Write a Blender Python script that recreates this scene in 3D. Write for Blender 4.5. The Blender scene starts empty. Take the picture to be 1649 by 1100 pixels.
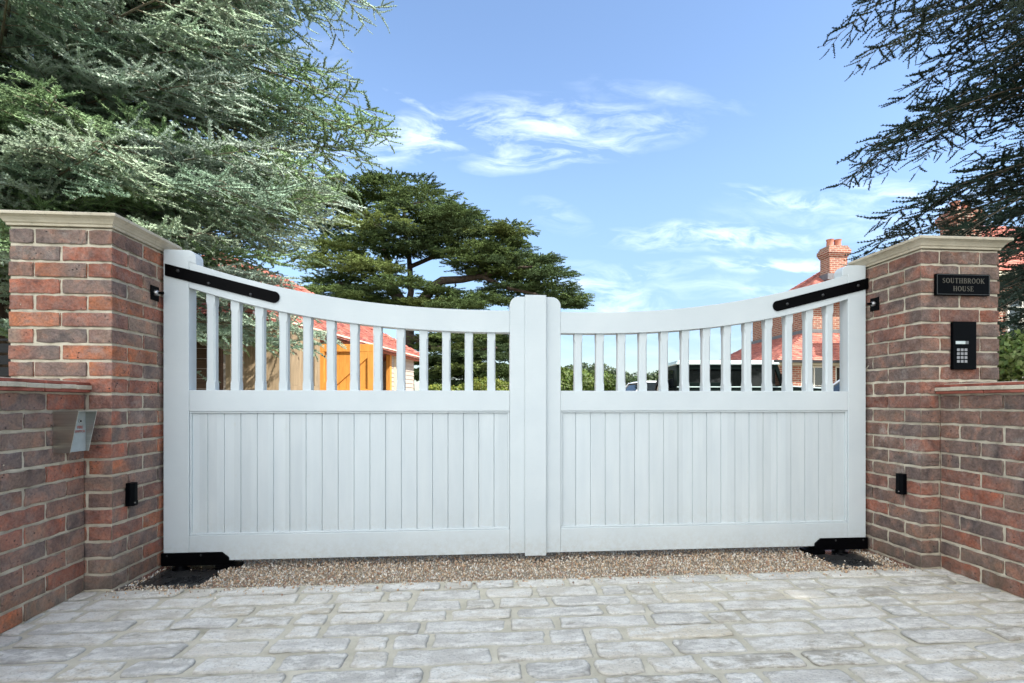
import bpy, bmesh, math, random
import numpy as np
from mathutils import Vector, Matrix
R = math.radians
SC = bpy.context.scene
COL = SC.collection

# ------------------------------------------------------------------ camera
F, CX, CY, W0, H0, YAW, EYE = 830.0, 845.0, 648.0, 1649.0, 1100.0, R(4.7), 0.861
cd = bpy.data.cameras.new('camera'); cam = bpy.data.objects.new('camera', cd); COL.objects.link(cam)
cam.location = (0, 0, EYE); cam.rotation_euler = (R(90), 0, -YAW)
cd.sensor_width = 36; cd.lens = F/W0*36; cd.shift_x = -(CX-W0/2)/W0; cd.shift_y = (CY-H0/2)/W0
cd.clip_start = 0.05; cd.clip_end = 3000
SC.camera = cam
SY, CYW = math.sin(YAW), math.cos(YAW)
def at(px, py, Z):
    X = (px-CX)/F*Z
    return (X*CYW+Z*SY, -X*SY+Z*CYW, EYE+(CY-py)/F*Z)
def ony(px, py, y):                       # point seen at px,py on the plane y = const
    k = (px-CX)/F; Z = y/(CYW-k*SY); p = at(px, py, Z); return (p[0], p[2])
# ------------------------------------------------------------------ world, sun, exposure
SUN_AZ = math.atan2(0.80, -0.60)          # direction to the sun: +x right, -y behind the camera
SUN_EL = R(48)
w = bpy.data.worlds.new('World'); SC.world = w; w.use_nodes = True
nt = w.node_tree; nt.nodes.clear(); N = nt.nodes; LK = nt.links
def nd(t, **k):
    n = N.new(t)
    for a, b in k.items(): setattr(n, a, b)
    return n
def vmath(op, a, b=None):
    n = nd('ShaderNodeVectorMath', operation=op)
    for i, s in enumerate((a, b)):
        if s is None: continue
        if isinstance(s, tuple): n.inputs[i].default_value = s
        else: LK.new(s, n.inputs[i])
    return n.outputs[0]
def wm(op, a, b=None, clamp=False):
    n = nd('ShaderNodeMath', operation=op); n.use_clamp = clamp
    for i, s in enumerate((a, b)):
        if s is None: continue
        if isinstance(s, (int, float)): n.inputs[i].default_value = s
        else: LK.new(s, n.inputs[i])
    return n.outputs[0]
sky = nd('ShaderNodeTexSky', sky_type='NISHITA'); sky.sun_disc = False
sky.sun_elevation = SUN_EL; sky.sun_rotation = SUN_AZ
sky.air_density = 1.0; sky.dust_density = 0.3; sky.ozone_density = 2.0; sky.altitude = 50
tc = nd('ShaderNodeTexCoord'); sep = nd('ShaderNodeSeparateXYZ'); LK.new(tc.outputs['Generated'], sep.inputs[0])
ypos = wm('MAXIMUM', sep.outputs[1], 0.02)
u = wm('DIVIDE', sep.outputs[0], ypos); v = wm('DIVIDE', sep.outputs[2], ypos)
cmb = nd('ShaderNodeCombineXYZ'); LK.new(u, cmb.inputs[0]); LK.new(v, cmb.inputs[1])
warp = nd('ShaderNodeTexNoise'); warp.inputs['Scale'].default_value = 3.0; warp.inputs['Detail'].default_value = 5
LK.new(cmb.outputs[0], warp.inputs['Vector'])
wv = vmath('SUBTRACT', warp.outputs['Color'], (0.5, 0.5, 0.5)); wv = vmath('MULTIPLY', wv, (0.16, 0.09, 0))
uvw = vmath('ADD', cmb.outputs[0], wv)
def uvd(px, py):
    d = at(px, py, 1.0); return d[0]/d[1], (d[2]-EYE)/d[1]
# streaks of thin cloud, each a soft ellipse in the sky: centre, half sizes (px), tilt, strength
CLOUDS = [(690,215,230,42,14,.9),(870,205,240,52,3,.75),(880,245,130,26,12,1.0),(600,232,120,24,18,.8),(1010,190,110,30,-4,.4),
          (1150,386,200,24,2,1.0),(1290,428,220,17,2,.95),(1300,322,150,20,-4,.75),(1470,325,160,32,-2,.7),(985,478,120,42,-16,.8),
          (1040,440,100,16,4,.6),(900,350,60,26,-20,.3),(680,172,70,6,-22,.7),(1400,360,280,60,0,.25),(1060,150,160,24,-4,.22),(1250,470,300,30,0,.3),
          (1100,560,400,60,0,.12),(330,120,200,80,10,.4)]
acc = None
for (cx, cy, hw, hh, tilt, s) in CLOUDS:
    cu, cv = uvd(cx, cy)
    m = nd('ShaderNodeMapping', vector_type='TEXTURE')
    m.inputs['Location'].default_value = (cu, cv, 0); m.inputs['Rotation'].default_value = (0, 0, R(tilt))
    m.inputs['Scale'].default_value = (hw/F*1.15, hh/F*1.15, 1)
    LK.new(uvw, m.inputs['Vector'])
    g = nd('ShaderNodeTexGradient', gradient_type='SPHERICAL'); LK.new(m.outputs[0], g.inputs[0])
    o = wm('MULTIPLY', g.outputs['Fac'], s); acc = o if acc is None else wm('MAXIMUM', acc, o)
st = nd('ShaderNodeMapping'); st.inputs['Rotation'].default_value = (0, 0, R(-14)); st.inputs['Scale'].default_value = (3.8, 13.0, 1)
LK.new(uvw, st.inputs['Vector'])
fn = nd('ShaderNodeTexNoise'); fn.inputs['Scale'].default_value = 2.2; fn.inputs['Detail'].default_value = 9; fn.inputs['Roughness'].default_value = .62
fn.inputs['Distortion'].default_value = 0.5
LK.new(st.outputs[0], fn.inputs['Vector'])
nz = wm('MULTIPLY', wm('SUBTRACT', fn.outputs['Fac'], 0.43), 2.7, True)
cm = wm('MULTIPLY', wm('POWER', acc, 0.8), nz)
cm = wm('MULTIPLY', cm, 1.25, True)
cm = wm('MULTIPLY', cm, 0.74)
front = wm('GREATER_THAN', sep.outputs[1], 0.03); cm = wm('MULTIPLY', cm, front)
# unseen bright cloud added behind the camera to fill the shaded entrance
rn = nd('ShaderNodeTexNoise'); rn.inputs['Scale'].default_value = 2.6; rn.inputs['Detail'].default_value = 6; LK.new(tc.outputs['Generated'], rn.inputs['Vector'])
rc = wm('MULTIPLY', wm('SUBTRACT', rn.outputs['Fac'], 0.33), 5.0, True)
back = wm('MULTIPLY', wm('SUBTRACT', -0.05, sep.outputs[1]), 4.0, True)
side = nd('ShaderNodeMapRange', interpolation_type='SMOOTHSTEP'); LK.new(sep.outputs[0], side.inputs[0])   # added cloud thinned on the right, keeping that side darker
for i_, v_ in ((1, -.1), (2, .75), (3, 1.0), (4, .25)): side.inputs[i_].default_value = v_
rcm = wm('MULTIPLY', wm('MULTIPLY', rc, back), side.outputs[0])
mx = nd('ShaderNodeMix', data_type='RGBA'); LK.new(cm, mx.inputs['Factor'])
hsv = nd('ShaderNodeHueSaturation'); hsv.inputs['Saturation'].default_value = 1.0; hsv.inputs['Value'].default_value = 1.0
LK.new(sky.outputs[0], hsv.inputs['Color'])
hz = nd('ShaderNodeMapRange', interpolation_type='SMOOTHSTEP'); LK.new(sep.outputs[2], hz.inputs[0])
for i_, v_ in ((1, -.02), (2, .42), (3, .48), (4, 1.0)): hz.inputs[i_].default_value = v_
skm = vmath('SCALE', hsv.outputs[0]); skm.node.inputs['Scale'].default_value = 1; LK.new(hz.outputs[0], skm.node.inputs['Scale'])
LK.new(skm, mx.inputs['A']); mx.inputs['B'].default_value = (6.6, 7.2, 8.0, 1)
mb2 = nd('ShaderNodeMix', data_type='RGBA'); LK.new(rcm, mb2.inputs['Factor']); LK.new(mx.outputs['Result'], mb2.inputs['A']); mb2.inputs['B'].default_value = (10.2, 10.5, 10.5, 1); mx = mb2
bg = nd('ShaderNodeBackground'); bg.inputs['Strength'].default_value = 0.12
LK.new(mx.outputs['Result'], bg.inputs[0]); wo = nd('ShaderNodeOutputWorld'); LK.new(bg.outputs[0], wo.inputs[0])
sl = bpy.data.lights.new('sun', 'SUN'); sun = bpy.data.objects.new('sun', sl); COL.objects.link(sun)
sl.energy = 4.0; sl.angle = R(0.53); sl.color = (1, .95, .87)
sdir = Vector((math.sin(SUN_AZ)*math.cos(SUN_EL), math.cos(SUN_AZ)*math.cos(SUN_EL), math.sin(SUN_EL)))
sun.rotation_euler = sdir.to_track_quat('Z', 'Y').to_euler(); sun.location = (20, -15, 30)
SC.view_settings.view_transform = 'Standard'; SC.view_settings.look = 'None'
SC.view_settings.gamma = 1; SC.view_settings.exposure = 1.40
SC.cycles.max_bounces = 6; SC.cycles.diffuse_bounces = 4; SC.cycles.transparent_max_bounces = 6

# ------------------------------------------------------------------ object helpers
def tag(o, label=None, cat=None, group=None, kind=None):
    if label: o['label'] = label
    if cat: o['category'] = cat
    if group: o['group'] = group
    if kind: o['kind'] = kind
    return o
def empty(name, loc, label, cat, group=None):
    o = bpy.data.objects.new(name, None); COL.objects.link(o); o.location = loc; o.empty_display_size = .2
    return tag(o, label, cat, group)
def wloc(o):
    p = Vector((0, 0, 0))
    while o is not None: p += o.location; o = o.parent
    return p
class MB:
    def __init__(s): s.v = []; s.f = []; s.sm = []
    def add(s, vs, fs, smooth=False):
        b = len(s.v); s.v += [tuple(p) for p in vs]; s.f += [tuple(i+b for i in f) for f in fs]; s.sm += [smooth]*len(fs); return s
    def box(s, x0, x1, y0, y1, z0, z1):
        return s.add([(x0,y0,z0),(x1,y0,z0),(x1,y1,z0),(x0,y1,z0),(x0,y0,z1),(x1,y0,z1),(x1,y1,z1),(x0,y1,z1)],
                     [(0,3,2,1),(4,5,6,7),(0,1,5,4),(1,2,6,5),(2,3,7,6),(3,0,4,7)])
    def prism(s, poly, y0, y1):                    # poly of (x,z) extruded along y
        n = len(poly)
        a = sum(poly[i][0]*poly[(i+1)%n][1]-poly[(i+1)%n][0]*poly[i][1] for i in range(n))
        if a < 0: poly = poly[::-1]
        vs = [(x,y0,z) for x,z in poly]+[(x,y1,z) for x,z in poly]
        return s.add(vs, [tuple(range(n)), tuple(range(2*n-1,n-1,-1))]+[(i,i+n,(i+1)%n+n,(i+1)%n) for i in range(n)])
    def tube(s, pts, rad, n=8, cap=True):
        pts = [Vector(p) for p in pts]; m = len(pts); rad = [rad]*m if isinstance(rad,(int,float)) else rad
        vs = []; ref = Vector((0.13,0.21,1)).normalized()
        for i,p in enumerate(pts):
            t = (pts[min(i+1,m-1)]-pts[max(i-1,0)]).normalized()
            if abs(t.dot(ref)) > .95: rf = Vector((1,0.1,0)).normalized()
            else: rf = ref
            a = t.cross(rf).normalized(); b = t.cross(a)
            for k in range(n):
                q = 2*math.pi*k/n; vs.append(p+(a*math.cos(q)+b*math.sin(q))*rad[i])
        fs = [(i*n+k, i*n+(k+1)%n, (i+1)*n+(k+1)%n, (i+1)*n+k) for i in range(m-1) for k in range(n)]
        s.add(vs, fs, True)
        if cap: s.add(vs, [tuple(range(n-1,-1,-1)), tuple(range((m-1)*n, m*n))])
        return s
    def quadgrid(s, P, smooth=True):               # P array (a,b,3)
        a, b = P.shape[:2]
        return s.add(P.reshape(-1,3).tolist(), [(i*b+j,(i+1)*b+j,(i+1)*b+j+1,i*b+j+1) for i in range(a-1) for j in range(b-1)], smooth)
    def build(s, name, mat, parent=None, bevel=0, seg=2, smooth=None):
        me = bpy.data.meshes.new(name); off = wloc(parent) if parent else Vector((0,0,0))
        V = [(a-off.x, b-off.y, c-off.z) for a,b,c in s.v]
        me.from_pydata(V, [], s.f); me.update()
        if smooth is None: me.polygons.foreach_set('use_smooth', s.sm)
        else: me.polygons.foreach_set('use_smooth', [smooth]*len(s.f))
        uv = me.uv_layers.new(name='UVMap'); data = np.zeros(len(me.loops)*2)
        nv = np.array(V)
        for p in me.polygons:                      # flat mapping in metres, per face
            n = p.normal; t = Vector((0,0,1)).cross(n)
            t = t.normalized() if t.length > 1e-3 else Vector((1,0,0)); b = n.cross(t)
            for li in p.loop_indices:
                q = me.vertices[me.loops[li].vertex_index].co+off; data[2*li] = q.dot(t); data[2*li+1] = q.dot(b)
        uv.data.foreach_set('uv', data)
        me.materials.append(mat)
        o = bpy.data.objects.new(name, me); COL.objects.link(o)
        if parent: o.parent = parent
        if bevel:
            m = o.modifiers.new('bevel','BEVEL'); m.width = bevel; m.segments = seg; m.limit_method = 'ANGLE'; m.angle_limit = R(35)
        return o
def fastmesh(name, V, Fc, mat, colr=None, parent=None, smooth=True, k=3):
    """V (n,3) array, Fc (m,k) array, colr (n,4)"""
    me = bpy.data.meshes.new(name); off = np.array(wloc(parent)) if parent else 0
    V = np.asarray(V, dtype=np.float32)-off; Fc = np.asarray(Fc, dtype=np.int32); m = len(Fc)
    me.vertices.add(len(V)); me.vertices.foreach_set('co', V.astype(np.float32).ravel())
    me.loops.add(m*k); me.loops.foreach_set('vertex_index', Fc.ravel())
    me.polygons.add(m); me.polygons.foreach_set('loop_start', np.arange(m, dtype=np.int32)*k)
    me.polygons.foreach_set('use_smooth', np.full(m, smooth))
    me.update(calc_edges=True)
    if colr is not None:
        a = me.color_attributes.new(name='Col', type='FLOAT_COLOR', domain='POINT'); a.data.foreach_set('color', np.asarray(colr, dtype=np.float32).ravel())
    me.materials.append(mat)
    o = bpy.data.objects.new(name, me); COL.objects.link(o)
    if parent: o.parent = parent
    return o
# ------------------------------------------------------------------ materials
class MT:
    def __init__(s, name, rough=.7, metal=0, spec=.5):
        s.m = bpy.data.materials.new(name); s.m.use_nodes = True; s.t = s.m.node_tree; s.b = s.t.nodes['Principled BSDF']
        s.b.inputs['Roughness'].default_value = rough; s.b.inputs['Metallic'].default_value = metal
        s.b.inputs['Specular IOR Level'].default_value = spec
    def n(s, t, ins=None, **k):
        x = s.t.nodes.new(t)
        for a, b in k.items(): setattr(x, a, b)
        for a, b in (ins or {}).items():
            if isinstance(b, bpy.types.NodeSocket): s.t.links.new(b, x.inputs[a])
            else: x.inputs[a].default_value = b
        return x
    def co(s, kind='Object', scale=(1,1,1), rot=(0,0,0)):
        c = s.n('ShaderNodeTexCoord').outputs[kind]
        return s.n('ShaderNodeMapping', {'Vector': c, 'Scale': scale, 'Rotation': rot}).outputs[0]
    def noise(s, vec, sc, det=4, rough=.55, dist=0):
        return s.n('ShaderNodeTexNoise', {'Vector': vec, 'Scale': sc, 'Detail': det, 'Roughness': rough, 'Distortion': dist}).outputs['Fac']
    def ramp(s, f, stops):
        r = s.n('ShaderNodeValToRGB', {'Fac': f}); e = r.color_ramp.elements
        while len(e) < len(stops): e.new(.5)
        for i,(p,c) in enumerate(stops):
            e[i].position = p; e[i].color = (c,c,c,1) if isinstance(c,(int,float)) else (*c,1)
        return r.outputs['Color']
    def mix(s, f, a, b, mode='MIX'):
        x = s.n('ShaderNodeMix', data_type='RGBA', blend_type=mode)
        for nm, val in (('Factor', f), ('A', a), ('B', b)):
            if isinstance(val, bpy.types.NodeSocket): s.t.links.new(val, x.inputs[nm])
            elif nm == 'Factor': x.inputs[nm].default_value = val
            else: x.inputs[nm].default_value = (*val, 1)
        return x.outputs['Result']
    def math(s, op, a, b=0.0, clamp=False):
        x = s.n('ShaderNodeMath', {0: a, 1: b}, operation=op); x.use_clamp = clamp; return x.outputs[0]
    def bump(s, h, strength=.3, dist=.01, normal=None):
        d = {'Height': h, 'Strength': strength, 'Distance': dist}
        if normal is not None: d['Normal'] = normal
        o = s.n('ShaderNodeBump', d).outputs[0]; s.t.links.new(o, s.b.inputs['Normal']); return o
    def col(s, c):
        if isinstance(c, bpy.types.NodeSocket): s.t.links.new(c, s.b.inputs['Base Color'])
        else: s.b.inputs['Base Color'].default_value = (*c, 1)
        return s
    def rgh(s, c): s.t.links.new(c, s.b.inputs['Roughness'])
def plain(name, c, rough=.6, metal=0, var=.12, sc=12, bump=.0, spec=.5):
    m = MT(name, rough, metal, spec); v = m.co()
    f = m.noise(v, sc, 5)
    lo = tuple(x*(1-var) for x in c); hi = tuple(min(1, x*(1+var)) for x in c)
    m.col(m.ramp(f, [(.3, lo), (.7, hi)]))
    if bump: m.bump(m.noise(v, sc*8, 4), bump, .004)
    return m.m
M = {}
# white painted timber
def paint():
    m = MT('white_paint', .42, spec=.4)
    v = m.co(); g = m.noise(m.co(scale=(1.2, 8, 22)), 3, 6, .65, .6)
    d = m.noise(v, 2.3, 5, .6)
    c = m.ramp(d, [(.3, (.56,.615,.635)), (.7, (.63,.68,.69))])
    sp = m.ramp(m.noise(v, 160, 2), [(.70, 0), (.78, 1)])
    c = m.mix(m.math('MULTIPLY', sp, .10), c, (.42,.42,.38))
    sc = m.ramp(m.noise(m.co(scale=(1,1,4)), 7, 7, .7, 1.2), [(.63, 0), (.72, 1)])
    c = m.mix(m.math('MULTIPLY', sc, .16), c, (.47,.48,.44))
    zz = m.n('ShaderNodeSeparateXYZ', {0: m.n('ShaderNodeNewGeometry').outputs['Position']}).outputs[2]
    low = m.math('MULTIPLY', m.n('ShaderNodeMapRange', {0: zz, 1: .16, 2: .02, 3: 0.0, 4: 1.0}).outputs[0], m.ramp(m.noise(v, 30, 6, .8), [(.40,0),(.66,1)]))
    c = m.mix(m.math('MULTIPLY', low, .42), c, (.40,.36,.28))
    m.col(c)
    b1 = m.bump(g, .16, .004); b2 = m.n('ShaderNodeBump', {'Height': m.noise(v, 260, 3), 'Strength': .10, 'Distance': .002, 'Normal': b1})
    m.t.links.new(b2.outputs[0], m.b.inputs['Normal']); return m.m
M['paint'] = paint()
def board_paint():
    m = MT('white_board_paint', .42, spec=.4); v = m.co()
    g = m.noise(m.co(scale=(22, 8, 1.2)), 3, 6, .65, .5)
    d = m.noise(m.co(scale=(6,1,1)), 2.3, 5, .6)
    px_ = m.n('ShaderNodeSeparateXYZ', {0: m.n('ShaderNodeNewGeometry').outputs['Position']})
    bd = m.math('FLOOR', m.math('DIVIDE', px_.outputs[0], .0882)); wn = m.n('ShaderNodeTexWhiteNoise', {'W': bd}, noise_dimensions='1D').outputs['Value']
    c = m.mix(1.0, m.ramp(d, [(.3, (.56,.615,.635)), (.7, (.625,.675,.685))]), m.ramp(wn, [(0,.955),(1,1.03)]), 'MULTIPLY')
    kn = m.ramp(m.noise(m.co(scale=(1,1,.5)), 16, 3), [(.74,0),(.80,1)])
    c = m.mix(m.math('MULTIPLY', kn, .18), c, (.50,.46,.34))
    low = m.math('MULTIPLY', m.n('ShaderNodeMapRange', {0: px_.outputs[2], 1: .30, 2: .15, 3: 0.0, 4: 1.0}).outputs[0], m.ramp(m.noise(v, 34, 6, .8), [(.42,0),(.68,1)]))
    m.col(m.mix(m.math('MULTIPLY', low, .25), c, (.42,.39,.31)))
    b1 = m.bump(g, .09, .004); b2 = m.n('ShaderNodeBump', {'Height': m.noise(v, 260, 3), 'Strength': .10, 'Distance': .002, 'Normal': b1})
    m.t.links.new(b2.outputs[0], m.b.inputs['Normal']); return m.m
M['board'] = board_paint()
def brickm():
    m = MT('old_brick', .88, spec=.25); v = m.co()
    a = m.n('ShaderNodeAttribute', attribute_name='Col').outputs['Color']
    n1 = m.noise(v, 18, 6, .7); n2 = m.noise(v, 90, 5, .7); n3 = m.noise(v, 7, 4)
    c = m.mix(m.ramp(n1, [(.35, 0), (.75, 1)]), a, (.30,.20,.17))
    c = m.mix(m.math('MULTIPLY', m.ramp(n1, [(.3,1),(.7,0)]), .55), c, a)
    c = m.mix(1.0, c, m.ramp(n2, [(.25,.55),(.5,1.0),(.8,1.38)]), 'MULTIPLY')
    c = m.mix(1.0, c, m.ramp(m.noise(v, 9, 5, .7, .6), [(.32,(.55,.60,.68)),(.5,(1,1,1)),(.68,(1.5,1.16,.98))]), 'MULTIPLY')
    bl = m.math('MULTIPLY', m.ramp(m.noise(v, 30, 4, .6, 1.0), [(.60,0),(.70,1)]), m.ramp(m.noise(v, 6, 2), [(.5,0),(.62,1)]))
    c = m.mix(m.math('MULTIPLY', bl, .7), c, (.07,.05,.048))
    vo = m.n('ShaderNodeTexVoronoi', {'Vector': m.n('ShaderNodeMapping', {'Vector': v, 'Scale': (1,1,1.3)}).outputs[0], 'Scale': 42.0, 'Randomness': 1.0}).outputs['Distance']
    spots = m.math('MULTIPLY', m.ramp(vo, [(.12, 1), (.20, 0)]), m.ramp(m.noise(v, 9, 3), [(.50, 0), (.60, 1)]))
    c = m.mix(m.math('MULTIPLY', spots, .85), c, (.035,.032,.035))
    lime = m.ramp(m.noise(v, 13, 8, .8), [(.52, 0), (.80, 1)])
    c = m.mix(m.math('MULTIPLY', lime, .5), c, (.42,.35,.31))
    ef = m.math('MULTIPLY', m.ramp(m.noise(v, 3.1, 3), [(.60,0),(.72,1)]), m.ramp(m.noise(v, 26, 6, .8), [(.42,0),(.62,1)]))
    c = m.mix(m.math('MULTIPLY', ef, .5), c, (.60,.55,.50))
    zz = m.n('ShaderNodeSeparateXYZ', {0: m.n('ShaderNodeNewGeometry').outputs['Position']}).outputs[2]
    low = m.math('MULTIPLY', m.n('ShaderNodeMapRange', {0: zz, 1: .22, 2: .0, 3: 0.0, 4: 1.0}).outputs[0], m.ramp(m.noise(v, 11, 6, .75), [(.36,0),(.62,1)]))
    c = m.mix(m.math('MULTIPLY', low, .55), c, (.075,.075,.05))
    m.col(c)
    h = m.math('ADD', m.math('MULTIPLY', n2, .6), m.math('MULTIPLY', n1, .8))
    h = m.math('SUBTRACT', h, m.math('MULTIPLY', spots, .5))
    m.bump(h, .95, .008); return m.m
M['brick'] = brickm()
def mortar():
    m = MT('lime_mortar', .95, spec=.15); v = m.co()
    c = m.ramp(m.noise(v, 14, 6, .7), [(.25, (.42,.36,.27)), (.5, (.62,.55,.43)), (.8, (.74,.67,.54))])
    c = m.mix(m.math('MULTIPLY', m.ramp(m.noise(v, 4, 3), [(.5,0),(.7,1)]), .4), c, (.30,.27,.23))
    m.col(c); m.bump(m.noise(v, 150, 5, .7), .6, .004); return m.m
M['mortar'] = mortar()
def stone():
    m = MT('cap_stone', .85, spec=.2); v = m.co()
    c = m.ramp(m.noise(v, 6, 6, .65), [(.25, (.40,.345,.25)), (.55, (.59,.52,.40)), (.8, (.70,.63,.51))])
    d = m.ramp(m.noise(m.co(scale=(1,1,.35)), 22, 6, .75), [(.55, 0), (.75, 1)])
    c = m.mix(m.math('MULTIPLY', d, .62), c, (.20,.18,.145))
    m.col(c); m.bump(m.noise(v, 120, 5, .7), .4, .003); return m.m
M['stone'] = stone()
def sett():
    m = MT('weathered_sett', .9, spec=.2); v = m.co()
    a = m.n('ShaderNodeAttribute', attribute_name='Col').outputs['Color']
    n1 = m.noise(m.co(scale=(1,2.2,1)), 14, 7, .72, .5); n2 = m.noise(v, 110, 4, .7); n3 = m.noise(m.co(scale=(1,2.4,1)), 5, 4, .6)
    al = m.n('ShaderNodeAttribute', attribute_name='Col').outputs['Alpha']
    c = m.mix(m.math('MULTIPLY', m.ramp(n1, [(.36, 0), (.55, 1)]), m.math('MULTIPLY', m.math('SUBTRACT', al, .66), 2.9)), a, (.86,.83,.755))
    c = m.mix(m.math('MULTIPLY', m.ramp(n3, [(.48,0),(.58,1)]), .75), c, a)
    c = m.mix(m.math('MULTIPLY', m.ramp(m.noise(m.co(scale=(1,2.2,1), rot=(0,0,.1)), 8, 5, .7, .8), [(.58,0),(.68,1)]), .55), c, (.27,.235,.18))
    c = m.mix(m.math('MULTIPLY', m.ramp(n2, [(.54,0),(.68,1)]), .5), c, (.27,.262,.245))
    c = m.mix(m.math('MULTIPLY', m.ramp(m.noise(v, 38, 5, .7), [(.56,0),(.68,1)]), .5), c, (.78,.75,.69))
    m.col(c); m.bump(m.math('ADD', n2, m.math('MULTIPLY', n1, 1.6)), .85, .007); return m.m
M['sett'] = sett()
def joint():
    m = MT('paving_joint', .95, spec=.15); v = m.co()
    c = m.ramp(m.noise(v, 9, 6, .7), [(.25, (.46,.42,.32)), (.6, (.64,.59,.47)), (.85, (.72,.67,.55))])
    c = m.mix(m.math('MULTIPLY', m.ramp(m.noise(v, 5, 4), [(.60,0),(.72,1)]), .6), c, (.30,.28,.21))
    m.col(c); m.bump(m.noise(v, 130, 5, .7), .5, .004); return m.m
M['joint'] = joint()
def attrm(name, rough=.6, spec=.3, n=30, amt=.25, trans=0):
    m = MT(name, rough, spec=spec); a = m.n('ShaderNodeAttribute', attribute_name='Col').outputs['Color']
    c = m.mix(1.0, a, m.ramp(m.noise(m.co(), n, 3), [(.3, 1-amt), (.7, 1+amt)]), 'MULTIPLY')
    m.col(c)
    if trans:
        tr = m.n('ShaderNodeBsdfTranslucent', {'Color': c}); ms = m.n('ShaderNodeMixShader', {0: trans})
        m.t.links.new(m.b.outputs[0], ms.inputs[1]); m.t.links.new(tr.outputs[0], ms.inputs[2])
        m.t.links.new(ms.outputs[0], m.t.nodes['Material Output'].inputs[0])
    return m.m
M['pebble'] = attrm('pebble', .6, .4, 300, .3)
M['needles'] = attrm('needles', .7, .12, 3, .2, .12)
M['leaf'] = attrm('leaf', .5, .3, 3, .2, .3)
M['bark'] = plain('bark', (.075,.055,.042), .95, 0, .5, 9, .6)
M['paleb'] = plain('pale_twig_bark', (.17,.14,.10), .95, 0, .4, 9, .3)
M['black'] = plain('black_paint', (.0015,.0015,.002), .45, 0, .3, 30, .1, .05)
M['bolt'] = plain('worn_black_bolt', (.05,.05,.05), .35, .6, .3, 60)
M['plate'] = None
def platem():
    m = MT('black_steel_plate', .18, spec=.6); v = m.co()
    n = m.noise(v, 8, 5, .7)
    m.col(m.ramp(n, [(.4, (.012,.013,.015)), (.8, (.05,.048,.044))])); m.rgh(m.ramp(m.noise(v, 12, 5, .7), [(.35,.14),(.7,.5)]))
    m.bump(n, .15, .004); return m.m
M['plate'] = platem()
M['steel'] = plain('bolt_steel', (.42,.42,.42), .35, 1, .2, 40)
def brushed():
    m = MT('brushed_stainless', .33, 1); v = m.co(scale=(1,1,60))
    m.col(m.ramp(m.noise(v, 5, 5, .7), [(.3,(.46,.44,.40)),(.7,(.64,.62,.57))])); m.bump(m.noise(v, 20, 3), .08, .001); return m.m
M['brushed'] = brushed()
M['signblack'] = plain('sign_enamel', (.0015,.002,.003), .35, 0, .2, 10, 0, .05)
M['gilt'] = plain('dull_gilt_lettering', (.12,.108,.085), .5, .3, .2, 60)
M['key'] = plain('grey_key', (.33,.33,.34), .4, .2, .1, 60)
M['led'] = plain('name_window', (.62,.68,.68), .3, 0, .1, 60)
M['facegrey'] = plain('switch_face_grey', (.38,.42,.42), .5, .2, .08, 40)
M['redtxt'] = plain('red_lettering', (.45,.10,.08), .5, 0, .05, 40)
M['creasing'] = plain('creasing_tile', (.33,.105,.075), .85, 0, .45, 14, .5, .2)
M['gravelbase'] = plain('gravel_ground', (.40,.34,.26), .95, 0, .5, 120, .8, .2)
M['grass'] = plain('lawn_grass', (.055,.085,.025), .95, 0, .4, .6, .4, .1)
M['road'] = plain('asphalt', (.06,.06,.06), .9, 0, .3, 60, .5)
M['oak'] = None
def timber(name, a, b, c, sc=(14,14,.9)):
    m = MT(name, .7, spec=.3); g = m.noise(m.co(scale=sc), 3, 6, .65, .7)
    m.col(m.ramp(g, [(.25, a), (.55, b), (.8, c)])); m.bump(g, .2, .004); return m.m
M['oak'] = timber('fresh_oak', (.46,.19,.035), (.64,.29,.06), (.76,.39,.10))
M['shadeoak'] = timber('shaded_oak_boards', (.17,.125,.075), (.27,.205,.13), (.36,.28,.18))  # oak darkened and greyed, shade on the open doors put into its colour
M['paleoak'] = timber('pale_oak', (.44,.35,.22), (.58,.47,.31), (.68,.57,.41))
M['clap'] = timber('pale_weatherboard', (.34,.29,.24), (.48,.42,.36), (.60,.54,.48), (1,1,20))
M['darkwood'] = timber('dark_stained_boards', (.03,.018,.011), (.065,.038,.022), (.10,.06,.034), (1,1,20))
M['blackwood'] = timber('black_slats', (.006,.006,.007), (.012,.012,.013), (.02,.02,.02), (1,1,20))
M['cream'] = plain('cream_joinery', (.62,.56,.42), .5, 0, .08, 5)
M['creamwhite'] = plain('white_window_paint', (.72,.70,.62), .4, 0, .06, 5)
M['darkglass'] = MT('window_glass', .05, spec=.8).col((.02,.026,.024)).m
M['gutter'] = plain('black_gutter', (.015,.015,.015), .4)
M['lead'] = plain('lead_flashing', (.14,.145,.15), .6, 0, .2, 6)
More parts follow.
